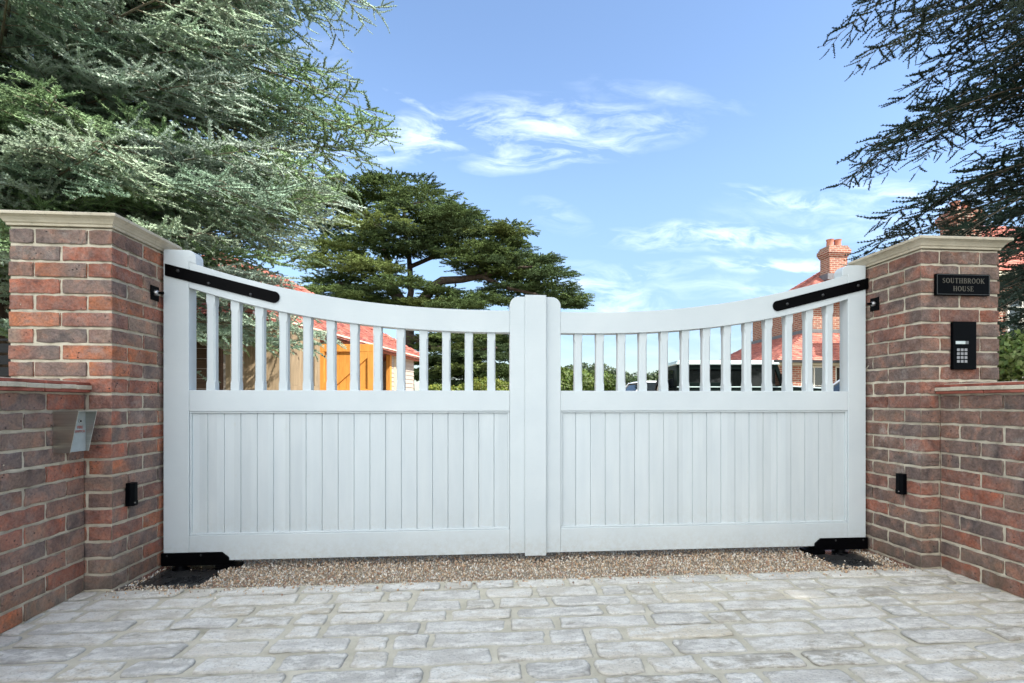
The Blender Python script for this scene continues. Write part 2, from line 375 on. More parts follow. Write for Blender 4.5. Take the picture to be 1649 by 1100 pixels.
def tiles(name, c0, c1, bw=.165, rh=.10):
    m = MT(name, .85, spec=.2); uv = m.n('ShaderNodeTexCoord').outputs['UV']
    wob = m.n('ShaderNodeTexNoise', {'Vector': uv, 'Scale': 6.0}).outputs['Color']
    uvw_ = m.n('ShaderNodeVectorMath', {0: uv, 1: m.n('ShaderNodeVectorMath', {0: wob, 1: (.03,.03,0)}, operation='MULTIPLY').outputs[0]}, operation='ADD').outputs[0]
    b = m.n('ShaderNodeTexBrick', {'Vector': uvw_, 'Scale': 1.0, 'Mortar Size': .008, 'Mortar Smooth': .3, 'Brick Width': bw, 'Row Height': rh,
            'Color1': (*c0,1), 'Color2': (*c1,1), 'Mortar': (c0[0]*.28, c0[1]*.28, c0[2]*.28, 1), 'Bias': 0.0})
    c = m.mix(1.0, b.outputs['Color'], m.ramp(m.noise(uv, 5, 6, .7), [(.3,.72),(.7,1.2)]), 'MULTIPLY')
    c = m.mix(m.math('MULTIPLY', m.ramp(m.noise(uv, 1.3, 5), [(.55,0),(.75,1)]), .25), c, (.30,.22,.17))
    m.col(c)
    sp = m.n('ShaderNodeSeparateXYZ', {0: uvw_}).outputs[1]
    row = m.math('FRACT', m.math('DIVIDE', sp, rh))
    h = m.math('SUBTRACT', m.math('MULTIPLY', b.outputs['Fac'], -1.0), row)
    m.bump(h, .9, .02); return m.m
M['tiles'] = tiles('clay_roof_tiles', (.47,.175,.13), (.36,.125,.10))
def wallbrick(name, c0, c1, mor):
    m = MT(name, .9, spec=.2); uv = m.n('ShaderNodeTexCoord').outputs['UV']
    b = m.n('ShaderNodeTexBrick', {'Vector': uv, 'Scale': 1.0, 'Mortar Size': .012, 'Mortar Smooth': .1, 'Brick Width': .225, 'Row Height': .075,
            'Color1': (*c0,1), 'Color2': (*c1,1), 'Mortar': (*mor,1)})
    m.col(m.mix(1.0, b.outputs['Color'], m.ramp(m.noise(uv, 4, 6, .7), [(.3,.75),(.7,1.2)]), 'MULTIPLY'))
    m.bump(m.math('MULTIPLY', b.outputs['Fac'], -1.0), .5, .01); return m.m
M['hbrick'] = wallbrick('house_brick', (.37,.145,.09), (.25,.09,.065), (.44,.37,.29))
M['carblack'] = MT('dark_green_car_paint', .35, spec=.12).col((.004,.009,.008)).m
M['carwhite'] = MT('white_car_paint', .18, spec=.6).col((.78,.79,.79)).m
M['carsilver'] = MT('silver_blue_car_paint', .2, .4).col((.50,.54,.60)).m
M['carroof'] = MT('pale_green_roof_paint', .3, spec=.5).col((.55,.68,.66)).m
M['rubber'] = plain('tyre_rubber', (.012,.012,.012), .85)
M['rim'] = plain('wheel_rim', (.50,.44,.38), .4, .3)
M['carglass'] = MT('car_glass', .04, spec=.3).col((.012,.016,.018)).m
M['lamp'] = MT('lamp_glass', .08, spec=.8).col((.7,.72,.72)).m
M['redlamp'] = MT('red_lamp_glass', .1).col((.4,.02,.02)).m
M['seatg'] = plain('car_seat_cloth', (.16,.17,.16), .8)

# ------------------------------------------------------------------ setting
g = MB(); g.add([(-900,-200,-.05),(900,-200,-.05),(900,1500,-.05),(-900,1500,-.05)], [(0,1,2,3)]); tag(g.build('ground', M['grass']), kind='structure')
g = MB(); g.add([(-9,2.50,-.034),(14,2.50,-.034),(14,24,-.034),(-9,24,-.034)], [(0,1,2,3)]); tag(g.build('driveway', M['gravelbase']), kind='structure')
g = MB(); g.add([(-40,-14,-.03),(40,-14,-.03),(40,-2.2,-.03),(-40,-2.2,-.03)], [(0,1,2,3)]); tag(g.build('road', M['road']), kind='structure')

rs = np.random.RandomState(7)
def gridc(L, n, e=.005):
    a = np.linspace(e*1.6, L-e*1.6, n); return np.concatenate([[0, e*.6], a, [L-e*.6, L]])
# paving of tumbled setts, rows parallel to the gate, one mesh over a joint sheet
def paving():
    Vs, Fs, Cs = [], [], []; base = 0; y = 2.50; r = 0
    while y > -2.1:
        wd = rs.uniform(.104,.126); x = -1.86-rs.uniform(0,.2)
        while x < 2.46:
            L = rs.choice([.14,.19,.23,.27,.31,.36,.40])*rs.uniform(.92,1.08); gap = rs.uniform(.015,.027)
            x0, x1, y1, y0 = x+gap/2, x+L-gap/2, y-gap*.38, y-wd+gap*.38
            if y < 1.2: nx, ny = 5, 4
            else: nx, ny = 13, 6
            gx, gy = gridc(x1-x0, nx, .007), gridc(y1-y0, ny, .007); X, Y = np.meshgrid(x0+gx, y0+gy, indexing='ij')
            cr = .015*rs.uniform(.5,1.6); cx = np.clip(X, x0+cr, x1-cr); cy = np.clip(Y, y0+cr, y1-cr)
            dx, dy = X-cx, Y-cy; m = np.maximum(np.abs(dx), np.abs(dy)); l = np.hypot(dx, dy)+1e-9
            X2, Y2 = cx+dx*m/l, cy+dy*m/l
            ph = rs.uniform(0,6.28,8); am = rs.uniform(.001,.005)
            X2 = X2+am*np.sin(Y*45+ph[0]+X*13)+.0012*np.sin(Y*130+ph[6]); Y2 = Y2+am*np.sin(X*33+ph[1])+.0015*np.sin(X*95+ph[7])
            d = np.minimum(np.minimum(X-x0, x1-X), np.minimum(Y-y0, y1-Y)); e = np.clip(d/.010, 0, 1)
            top = rs.uniform(.000,.004)+(X-x0-L/2)*rs.uniform(-.02,.02)
            Zz = top-(1-np.sqrt(1-(1-e)**2))*.007+.0011*np.sin(X*60+ph[2])*np.sin(Y*80+ph[3])+.0009*np.sin(X*150+ph[4]+Y*90)
            V = np.stack([X2, Y2, Zz], -1); a, b = V.shape[:2]
            idx = np.arange(a*b).reshape(a, b)+base
            Fs.append(np.stack([idx[:-1,:-1], idx[1:,:-1], idx[1:,1:], idx[:-1,1:]], -1).reshape(-1,4)); Vs.append(V.reshape(-1,3))
            t = rs.uniform(); c = np.array([.57,.55,.51]) if t < .5 else np.array([.49,.485,.475]) if t < .8 else np.array([.57,.53,.45]) if t < .93 else np.array([.38,.355,.31])
            c = c*np.array([1.12,1.07,.98])*rs.uniform(.88,1.15); ed = (.66+.34*np.clip(d/.007,0,1)).reshape(-1,1); Cs.append(np.concatenate([c[None]*ed, ed], 1)); base += a*b
            x += L
        y -= wd
    o = fastmesh('paving', np.concatenate(Vs), np.concatenate(Fs), M['sett'], np.concatenate(Cs), k=4); tag(o, kind='structure')
paving()
n = 90; gx = np.linspace(-1.9,2.5,n*2); gy = np.linspace(-2.2,2.51,n); X, Y = np.meshgrid(gx, gy, indexing='ij')
Zj = -.0045+.0012*np.sin(X*37+Y*11)*np.sin(Y*53)+.0008*np.sin(X*90+Y*70)
g = MB(); g.quadgrid(np.stack([X,Y,Zj],-1)); g.add([(-1.9,2.51,-.005),(2.5,2.51,-.005),(2.5,2.515,-.05),(-1.9,2.515,-.05)],[(0,1,2,3)]); tag(g.build('pavement', M['joint']), kind='structure')
# gravel: thousands of small stones
def gravel():
    t = (1+5**.5)/2; ic = np.array([(-1,t,0),(1,t,0),(-1,-t,0),(1,-t,0),(0,-1,t),(0,1,t),(0,-1,-t),(0,1,-t),(t,0,-1),(t,0,1),(-t,0,-1),(-t,0,1)])/math.hypot(1,t)
    fc = np.array([(0,11,5),(0,5,1),(0,1,7),(0,7,10),(0,10,11),(1,5,9),(5,11,4),(11,10,2),(10,7,6),(7,1,8),(3,9,4),(3,4,2),(3,2,6),(3,6,8),(3,8,9),(4,9,5),(2,4,11),(6,2,10),(8,6,7),(9,8,1)])
    n = 26000; p = np.stack([rs.uniform(-1.69,2.26,n), 2.475+rs.uniform(0,1,n)**1.15*.62, np.zeros(n)], -1)
    p[:,1] += .012*np.sin(p[:,0]*23)+.01*np.sin(p[:,0]*61)
    extra = np.stack([rs.uniform(-1.69,2.26,260), 2.47-np.abs(rs.normal(0,.05,260)), np.full(260,.006)], -1); p = np.concatenate([p, extra]); n = len(p)
    inp = ((p[:,0]>-1.665)&(p[:,0]<-1.355)|(p[:,0]>1.90)&(p[:,0]<2.17))&(p[:,1]>2.61)&(p[:,1]<2.97)
    p = p[~inp|(rs.uniform(size=n)<.004)]; n = len(p)
    onp = ((p[:,0]>-1.665)&(p[:,0]<-1.355)|(p[:,0]>1.90)&(p[:,0]<2.17))&(p[:,1]>2.61)&(p[:,1]<2.97)
    sz = rs.uniform(.0045,.0098,n)[:,None]*rs.uniform(.6,1.25,(n,3)); sz[:,2] *= .8
    p[:,2] = np.where(p[:,1]>2.475, rs.uniform(-.024,-.012,n), .006)+.004*np.sin(p[:,0]*9+p[:,1]*14); p[:,2] = np.where(onp, -.018, p[:,2])
    A = rs.normal(size=(n,3,3)); Q, _ = np.linalg.qr(A); Q = Q*.35+np.eye(3)*.65
    V = (ic[None]*sz[:,None,:])*rs.uniform(.82,1.18,(n,12,1)); V = np.einsum('nij,nkj->nki', Q, V)+p[:,None,:]
    Fc = fc[None]+(np.arange(n)*12)[:,None,None]
    pal = np.array([(.66,.55,.42),(.55,.37,.23),(.78,.72,.62),(.40,.24,.16),(.45,.41,.35),(.62,.46,.30),(.24,.18,.14),(.85,.81,.74)])
    c = pal[rs.choice(8, n, p=[.2,.17,.15,.12,.12,.12,.06,.06])]*rs.uniform(.8,1.15,(n,1)); c = np.concatenate([c, np.ones((n,1))], 1)
    o = fastmesh('gravel', V.reshape(-1,3), Fc.reshape(-1,3), M['pebble'], np.repeat(c, 12, 0)); tag(o, 'loose tan and white pea gravel between paving and gate', 'gravel', kind='stuff')
gravel()

# ------------------------------------------------------------------ brickwork
PAL = np.array([(.190,.135,.112),(.225,.135,.102),(.31,.112,.070),(.255,.118,.086),(.160,.125,.108),(.235,.160,.122),(.40,.150,.075),(.285,.20,.15)])*.96
class Bricks:
    def __init__(s, rng, shade_tone=1.0, p=None): s.V=[]; s.F=[]; s.C=[]; s.n=0; s.r=rng; s.w=shade_tone; s.p=p or [.19,.18,.12,.14,.12,.13,.05,.07]
    def brick(s, x0,x1,y0,y1,z0,z1, T=None, faces='xXyY', hi=True):
        r = s.r; e=.0045; j = r.uniform(-.0018,.0018,6); x0+=j[0]; x1+=j[1]; y0+=j[2]; y1+=j[3]; z0+=j[4]*.8; z1+=j[5]*.8
        ph = r.uniform(0,6.28,9); am = r.uniform(.0004,.0022); push = r.uniform(-.0015,.0015)
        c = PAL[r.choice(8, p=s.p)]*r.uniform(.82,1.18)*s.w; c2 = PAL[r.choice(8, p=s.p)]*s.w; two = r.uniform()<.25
        n1 = 9 if hi else 3; n2 = 4 if hi else 2
        def surf(ax, val, sgn):
            (a0,a1) = (y0,y1) if ax==0 else (x0,x1)
            ga = a0+gridc(a1-a0, n1 if a1-a0>.15 else 5, e); gz = z0+gridc(z1-z0, n2, e)
            A, Zz = np.meshgrid(ga, gz, indexing='ij')
            B = np.full_like(A, val)
            P = np.stack([B,A,Zz],-1) if ax==0 else np.stack([A,B,Zz],-1)
            lo = np.array([x0,y0,z0])+e; hi_ = np.array([x1,y1,z1])-e
            C = np.clip(P, lo, hi_); D = P-C; l = np.linalg.norm(D,axis=-1,keepdims=True)+1e-9; P = C+D/l*e
            q = 55; dz = am*np.sin(P[...,0]*q+P[...,1]*q+ph[0])*1.0+am*.6*np.sin((P[...,0]+P[...,1])*140+ph[1])
            P[...,2] += dz*np.sign(P[...,2]-(z0+z1)/2)*1.0
            dn = push+.0013*np.sin((P[...,0]+P[...,1])*38+ph[2]+P[...,2]*30)+.0009*np.sin((P[...,0]-P[...,1])*110+ph[3])*np.sin(P[...,2]*120+ph[4])
            P[...,ax] += dn*sgn
            a,b = P.shape[:2]; idx = np.arange(a*b).reshape(a,b)+s.n
            fl = (ax==0)==(sgn>0)
            q4 = [idx[:-1,:-1], idx[1:,:-1], idx[1:,1:], idx[:-1,1:]]
            if not fl: q4 = q4 if ax==1 and sgn<0 else q4[::-1]
            if ax==1 and sgn>0: q4 = q4[::-1] if fl else q4
            s.F.append(np.stack(q4,-1).reshape(-1,4)); P = P.reshape(-1,3)
            if T is not None: P = T(P)
            s.V.append(P)
            cc = np.tile(c, (a*b,1))
            if two:
                k = 1/(1+np.exp(-((A-a0)/(a1-a0)-.5)*14)).reshape(-1,1); cc = cc*(1-k)+c2*k
            s.C.append(np.concatenate([cc, np.ones((a*b,1))],1)); s.n += a*b
        if 'x' in faces: surf(0,x0,-1)
        if 'X' in faces: surf(0,x1,1)
        if 'y' in faces: surf(1,y0,-1)
        if 'Y' in faces: surf(1,y1,1)
        for val, flip in ((z0, True), (z1, False)):          # beds, flat
            P = np.array([(x0+e,y0+e,val),(x1-e,y0+e,val),(x1-e,y1-e,val),(x0+e,y1-e,val)]); idx = np.arange(4)+s.n
            s.F.append((idx[::-1] if flip else idx)[None]); s.V.append(T(P) if T is not None else P); s.C.append(np.tile(np.append(c,1),(4,1))); s.n += 4
    def build(s, name, parent): return fastmesh(name, np.concatenate(s.V), np.concatenate(s.F), M['brick'], np.concatenate(s.C), parent, True, 4)
def mortar_core(x0,x1,y0,y1,z0,z1, parent, T=None, seed=1):
    mb = MB(); r = np.random.RandomState(seed)
    def face(o, du, dv, n):
        Lu, Lv = np.linalg.norm(du), np.linalg.norm(dv); a = max(2,int(Lu/.02)); b = max(2,int(Lv/.015))
        U,Vv = np.meshgrid(np.linspace(0,1,a), np.linspace(0,1,b), indexing='ij')
        P = np.array(o)+U[...,None]*np.array(du)+Vv[...,None]*np.array(dv)
        s_ = P@np.array([61.,61.,97.]); t_ = P@np.array([140.,-140.,60.]); k = np.sin(U*math.pi)*np.sin(Vv*math.pi)
        P = P+np.array(n)*((.0016*np.sin(s_)+.0012*np.sin(t_))*np.minimum(1,k*20))[...,None]
        if T is not None: P = T(P.reshape(-1,3)).reshape(a,b,3)
        mb.quadgrid(P)
    X,Y,Z = x1-x0, y1-y0, z1-z0
    face((x0,y0,z0),(X,0,0),(0,0,Z),(0,-1,0)); face((x1,y1,z0),(-X,0,0),(0,0,Z),(0,1,0))
    face((x1,y0,z0),(0,Y,0),(0,0,Z),(1,0,0)); face((x0,y1,z0),(0,-Y,0),(0,0,Z),(-1,0,0)); face((x0,y0,z1),(X,0,0),(0,Y,0),(0,0,1))
    return mb.build('mortar', M['mortar'], parent)
NC = 22; PH = NC*.075
def pier(x0, y0, label, seed, phase, p, name='brick_pier'):
    root = empty(name, (x0+.22, y0+.22, 0), label, 'gate pier', 'brick gate piers'); r = np.random.RandomState(seed)
    B = Bricks(r, .84 if x0 > 0 else 1.16, p=p); S=.44; h=.1025  # right pier's shade put into darker bricks, left pier's bricks lightened
    for c in range(-1, NC):
        z0 = c*.075+.005; z1 = z0+.065
        if (c+phase)%2 == 0:
            for xa in (x0, x0+S-h):
                for ya in (y0, y0+S-.215): B.brick(xa, xa+h, ya, ya+.215, z0, z1)
            for ya in (y0, y0+S-h): B.brick(x0+h+.01, x0+S-h-.01, ya, ya+h, z0, z1)
        else:
            for ya in (y0, y0+S-h):
                for xa in (x0, x0+S-.215): B.brick(xa, xa+.215, ya, ya+h, z0, z1)
            for xa in (x0, x0+S-h): B.brick(xa, xa+h, y0+h+.01, y0+S-h-.01, z0, z1)
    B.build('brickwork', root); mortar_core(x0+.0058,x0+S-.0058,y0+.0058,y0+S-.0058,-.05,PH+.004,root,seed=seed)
    # moulded stone cap: stacked square rings following the profile
    prof = [(-.01,0),(.006,0),(.006,.010),(.012,.014),(.016,.022),(.024,.032),(.036,.040),(.040,.041),(.040,.053),(.036,.056)]
    mb = MB(); vs = []; cx, cy = x0+S/2, y0+S/2; zt = PH+.008
    for o, z in prof:
        q = S/2+o; vs += [(cx-q,cy-q,zt+z),(cx+q,cy-q,zt+z),(cx+q,cy+q,zt+z),(cx-q,cy+q,zt+z)]
    n = len(prof); fs = [(i*4+k, i*4+(k+1)%4, i*4+4+(k+1)%4, i*4+4+k) for i in range(n-1) for k in range(4)]
    vs.append((cx,cy,zt+.068)); fs += [((n-1)*4+k,(n-1)*4+(k+1)%4,n*4) for k in range(4)]; fs.append((3,2,1,0))
    mb.add(vs, fs); mb.build('cap_stone', M['stone'], root, .0015, 2)
    return root
PL = (-1.685-.44, 2.50); PR = (2.262, 2.49)
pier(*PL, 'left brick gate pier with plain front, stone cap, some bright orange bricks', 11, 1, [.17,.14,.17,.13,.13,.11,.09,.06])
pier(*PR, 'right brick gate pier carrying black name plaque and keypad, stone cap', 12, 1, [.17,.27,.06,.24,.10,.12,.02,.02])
def low_wall(name, label, xj, y0, lean, side, seed, p, length=2.4, drop=None):
    """wall from the pier front towards the camera; face at x=xj, body on the outer side"""
    root = empty(name, (xj, y0, 0), label, 'wall', 'low brick walls beside the gate'); r = np.random.RandomState(seed); B = Bricks(r, .87 if xj > 0 else 1.25, p=p)  # shade of the right side in the brick tone, left wall lightened
    a = lean; ca, sa = math.cos(a), math.sin(a)
    def T(P):
        Q = P.copy(); dx, dy = P[:,0]-xj, P[:,1]-y0; Q[:,0] = xj+dx*ca-dy*sa; Q[:,1] = y0+dx*sa+dy*ca; return Q
    t = .215
    for c in range(-1, 12):
        z0 = c*.075+.005; z1 = z0+.065; y = y0-.006; first = True
        while y > y0-length:
            L = .1025 if (first and (c+seed)%2) else .215; first = False
            xa = (xj-h_ for h_ in ()) ; ya, yb = y-L, y
            hi = yb > y0-.9
            if side < 0: B.brick(xj-.1025, xj, ya, yb, z0, z1, T, 'XyY', hi); B.brick(xj-t, xj-.1125, ya, yb, z0, z1, T, 'xyY', False)
            else: B.brick(xj, xj+.1025, ya, yb, z0, z1, T, 'xyY', hi); B.brick(xj+.1125, xj+t, ya, yb, z0, z1, T, 'XyY', False)
            y = ya-.01
    B.build('brickwork', root)
    xa, xb = (xj-t+.0058, xj-.0058) if side < 0 else (xj+.0058, xj+t-.0058)
    mortar_core(xa, xb, y0-length, y0-.002, -.05, .904, root, T, seed)
    # coping: two courses of clay creasing tiles with a mortar band between
    for (nm, z0, z1, o, mat) in (('creasing_course',.905,.919,.024,M['creasing']),('mortar_band',.9193,.938,.030,M['mortar']),('creasing_course',.9383,.951,.026,M['creasing']),('mortar_fillet',.9513,.956,-.02,M['mortar'])):
        mb = MB(); xa, xb = (xj-t-o, xj+o) if side < 0 else (xj-o, xj+t+o)
        yy = y0-.004; k = 0
        while yy > y0-length-.01:
            step = .26 if 'course' in nm else .09; ya = max(yy-step, y0-length-.02)
            jx = r.uniform(-.002,.002); jz = r.uniform(-.001,.001)
            def dz(y_): return 0 if drop is None or y_ > drop else -(drop-y_)*.45
            vs = []
            for (X_, Y_, Z_) in [(xa+jx,ya,z0),(xb+jx,ya,z0),(xb+jx,yy,z0),(xa+jx,yy,z0),(xa+jx,ya,z1),(xb+jx,ya,z1),(xb+jx,yy,z1),(xa+jx,yy,z1)]: vs.append((X_,Y_,Z_+jz+dz(Y_)))
            vs = T(np.array(vs)).tolist()
            mb.add(vs, [(0,3,2,1),(4,5,6,7),(0,1,5,4),(1,2,6,5),(2,3,7,6),(3,0,4,7)])
            yy = ya-(.004 if 'course' in nm else 0); k += 1
        mb.build(nm, mat, root, .003, 2)
    return root
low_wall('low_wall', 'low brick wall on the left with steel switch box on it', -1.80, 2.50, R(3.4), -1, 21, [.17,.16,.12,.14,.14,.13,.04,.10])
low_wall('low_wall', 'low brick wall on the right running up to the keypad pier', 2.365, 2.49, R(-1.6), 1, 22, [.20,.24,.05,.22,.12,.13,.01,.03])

# ------------------------------------------------------------------ gate
GY = 2.857; TH = .075; ZB = .022
XL, XR = -1.672, 2.248
def curve(pts, side):
    P = np.array([ony(a,b,GY) for a,b in pts]); return np.polyfit(P[:,0], P[:,1], 3)
TL = curve([(316,426),(375,443),(437,459),(513,475),(600,487),(680,494.6),(750,498.5),(821,500)],0)
BL = curve([(304,463),(360,479.5),(430,497),(522,514),(600,524),(680,531),(750,534.5),(821,535.4)],0)
TR = curve([(903,502),(978,502.5),(1050,500),(1109,495.5),(1207,481.5),(1260,470.5),(1306,458.6),(1355,445.5)],1)
BR = curve([(903,536.5),(975,537),(1043,534.9),(1110,531),(1174,524),(1225,515.5),(1273,506),(1320,495),(1366,481.5)],1)
xa_L, xb_L = ony(304,600,GY)[0], ony(821,600,GY)[0]
xa_R, xb_R = ony(903,600,GY)[0], ony(1366,600,GY)[0]
xsL, xsR = ony(845.5,600,GY-.02)[0], ony(879.8,600,GY-.02)[0]
ZM0, ZM1, ZP = .813, .926, .157
def arc(cx, cz, r, a0, a1, n=10): return [(cx+r*math.cos(R(a0+(a1-a0)*i/n)), cz+r*math.sin(R(a0+(a1-a0)*i/n))) for i in range(n+1)]
def leaf(side):
    s = -1 if side == 'L' else 1
    lab = ('left leaf of white timber gate with meeting strip, nearer the switch box', 'right leaf of white timber gate, hung beside the keypad pier')[s > 0]
    root = empty('gate_leaf', ((XL if s<0 else XR), GY+TH/2, ZB), lab, 'gate', 'double driveway gate leaves')
    y0, y1 = GY, GY+TH; top = (TL,TR)[s>0]; bot = (BL,BR)[s>0]; pv = np.polyval
    xo, xi = (XL, xa_L) if s<0 else (XR, xb_R)         # hinge stile outer and inner edge
    mi, mo = (xb_L, (xsL+xsR)/2-.003) if s<0 else (xa_R, (xsL+xsR)/2+.003)   # meeting stile
    zt = ony(290,402,GY)[1] if s<0 else ony(1380,427,GY)[1]
    xh = xi-s*.036; r = .045
    # hinge stile with horn
    if s<0: poly = [(xo,ZB),(xi,ZB),(xi,pv(top,xi)),(xh,pv(top,xh))]+arc(xh-r,zt-r*1.02,r,0,90)+[(xo,zt)]
    else: poly = [(xo,ZB),(xi,ZB),(xi,pv(top,xi)),(xh,pv(top,xh))]+arc(xh+r,zt-r*1.02,r,180,90)+[(xo,zt)]
    MB().prism(poly, y0, y1).build('hinge_stile', M['paint'], root, .0025)
    zc = ony(833,477.5,GY)[1]; rr = .05
    if s<0: poly = [(mo,ZB),(mi,ZB),(mi,zc-rr)]+arc(mi+rr,zc-rr,rr,180,90)[1:]+[(mo,zc)]
    else: poly = [(mo,ZB),(mi,ZB),(mi,zc-rr)]+arc(mi-rr,zc-rr,rr,0,90)[1:]+[(mo,zc)]
    MB().prism(poly, y0, y1).build('meeting_stile', M['paint'], root, .0025)
    a, b = min(xi,mi)+.0006, max(xi,mi)-.0006
    xs = np.linspace(a, b, 48)
    poly = [(x, pv(bot,x)) for x in xs]+[(x, pv(top,x)) for x in xs[::-1]]
    MB().prism(poly, y0+.0008, y1-.0008).build('top_rail', M['paint'], root, .002)
    MB().box(a,b,y0+.0008,y1-.0008,ZM0,ZM1).build('middle_rail', M['paint'], root, .0025)
    MB().box(a,b,y0+.0008,y1-.0008,ZB,ZP).build('bottom_rail', M['paint'], root, .0025)
    # panel of tongue and groove boards, one mesh, V joints
    nb = 20; mb = MB(); wv_ = (b-a-.004)/nb; v = .0023; yb = y0+.017
    for i in range(nb):
        x0_, x1_ = a+.002+i*wv_, a+.002+(i+1)*wv_; j = rs.uniform(-.0006,.0006)
        pr = [(x0_, yb+.006),(x0_+v, yb+j),(x1_-v, yb+j),(x1_, yb+.006),(x1_, yb+.022),(x0_, yb+.022)]
        vs = [(x,y,ZP-.004) for x,y in pr]+[(x,y,ZM0+.004) for x,y in pr]; n = 6
        mb.add(vs, [tuple(range(n-1,-1,-1)), tuple(range(n,2*n))]+[(k,(k+1)%n,(k+1)%n+n,k+n) for k in range(n)])
    mb.build('board_panel', M['board'], root)
    # bead round the panel
    mb = MB(); t = .010; ya, yb2 = y0+.006, y0+.0165
    mb.box(a,b,ya,yb2,ZM0-t,ZM0-.0004).box(a,b,ya,yb2,ZP+.0004,ZP+t).box(a+.0004,a+t,ya,yb2,ZP+t+.0003,ZM0-t-.0003).box(b-t,b-.0004,ya,yb2,ZP+t+.0003,ZM0-t-.0003)
    mb.build('panel_bead', M['paint'], root, .003)
    # balusters, square at the ends and chamfered between
    nB = 13; bw = .045; gp = (b-a-nB*bw)/(nB+1); by0 = y0+.015; by1 = by0+bw
    for i in range(nB):
        x0_ = a+gp+i*(bw+gp); x1_ = x0_+bw; zt0 = pv(bot,x0_); zt1 = pv(bot,x1_); ztm = min(zt0,zt1)
        c = .008; rings = []
        def ring(z0_, z1_, ch):
            P = [(x0_+ch,by0),(x1_-ch,by0),(x1_,by0+ch),(x1_,by1-ch),(x1_-ch,by1),(x0_+ch,by1),(x0_,by1-ch),(x0_,by0+ch)]
            return [(x,y,z0_+(z1_-z0_)*(x-x0_)/bw) for x,y in P]
        zz = [(ZM1+.0006,ZM1+.0006,.0012),(ZM1+.035,ZM1+.035,.0012),(ZM1+.055,ZM1+.055,c),(ztm-.055,ztm-.055,c),(ztm-.035,ztm-.035,.0012),(zt0+.003,zt1+.003,.0012)]
        vs = [p for q in zz for p in ring(*q)]; fs = [(k2*8+k,k2*8+(k+1)%8,k2*8+8+(k+1)%8,k2*8+8+k) for k2 in range(5) for k in range(8)]+[tuple(range(7,-1,-1)),tuple(range(40,48))]
        MB().add(vs, fs).build('baluster', M['paint'], root)
    if s<0:
        zst = ony(862,475,GY-.02)[1]
        MB().box(xsL,xsR,GY-.022,GY-.001,ZB-.010,zst).build('meeting_strip', M['paint'], root, .003)
    # black hinge strap along the top rail
    if s<0: P = [(266.4,424.6),(441,469.3)], [(266.4,444),(441,488)], [(288,437),(337.5,457),(404.5,475)]
    else: P = [(1397.3,447.8),(1252,484.5)], [(1397.3,465.3),(1252,501.3)], [(1380.4,460.5),(1323.7,475.8),(1266.5,490)]
    t0, t1 = ony(*P[0][0],GY), ony(*P[0][1],GY); b0, b1 = ony(*P[1][0],GY), ony(*P[1][1],GY)
    c1 = ((t1[0]+b1[0])/2,(t1[1]+b1[1])/2); rad = math.hypot(t1[0]-b1[0],t1[1]-b1[1])/2
    an = math.atan2(t1[1]-c1[1], t1[0]-c1[0]); end = [(c1[0]+rad*math.cos(an+s*math.pi*k/12), c1[1]+rad*math.sin(an+s*math.pi*k/12)) for k in range(13)]
    st_ = MB().prism([b0,t0]+end, GY-.007, GY-.0008).build('hinge_strap', M['black'], root, .0015)
    for (q0,q1) in P[2]:
        x,z = ony(q0,q1,GY); MB().tube([(x,GY-.0065,z),(x,GY-.0125,z),(x,GY-.0145,z)],[.0085,.0075,.003],12).build('bolt_head', M['bolt'], st_)
    # bottom pivot shoe
    e = xo-s*.001+(s*.008); xin = ony(369.4,900,GY)[0] if s<0 else ony(1311,880,GY)[0]; k = .035
    poly = [(e,.001),(xin,.001),(xin,.040),(xin+s*k,.069),(e,.069)]
    MB().prism(poly, GY-.009, GY-.0008).build('pivot_shoe', M['black'], root, .0015)
    sh = [c for c in root.children if c.name.startswith('pivot_shoe')][0]
    mb = MB(); mb.box(min(e,xin),max(e,xin),GY+.001,GY+.10,.0015,.0195); mb.build('shoe_base', M['black'], sh, .001)
    for q in (.03,.20):
        x = e-s*q; MB().tube([(x,GY-.0085,.055),(x,GY-.013,.055)],[.006,.004],10).build('bolt_head', M['bolt'], sh)
    return root
leaf('L'); leaf('R')
def plate(x0,x1,y0,y1,label,s):
    root = empty('motor_plate', ((x0+x1)/2,(y0+y1)/2,0), label, 'gate motor', 'buried gate motor covers')
    MB().box(x0,x1,y0,y1,-.05,-.024).build('cover_plate', M['plate'], root, .002)
    xp = x0+.075 if s<0 else x1-.075; 
    MB().tube([(xp,GY+.02,-.0238),(xp,GY+.02,-.016),(xp,GY+.02,-.0155),(xp,GY+.02,.001)],[.042,.042,.028,.028],16).build('pivot', M['black'], root)
    xq = ony(366,900,GY)[0] if s<0 else ony(1312,888,GY)[0]
    MB().box(xq-.058,xq+.058,GY-.012,GY+.06,-.0238,.0005).build('stop_block', M['black'], root, .003)
    return root
plate(-1.668,-1.351,2.60,3.0,'black steel cover plate in gravel under left gate leaf hinge',-1)
plate(1.894,2.175,2.605,3.0,'glossy black steel cover plate in gravel under right gate leaf hinge',1)
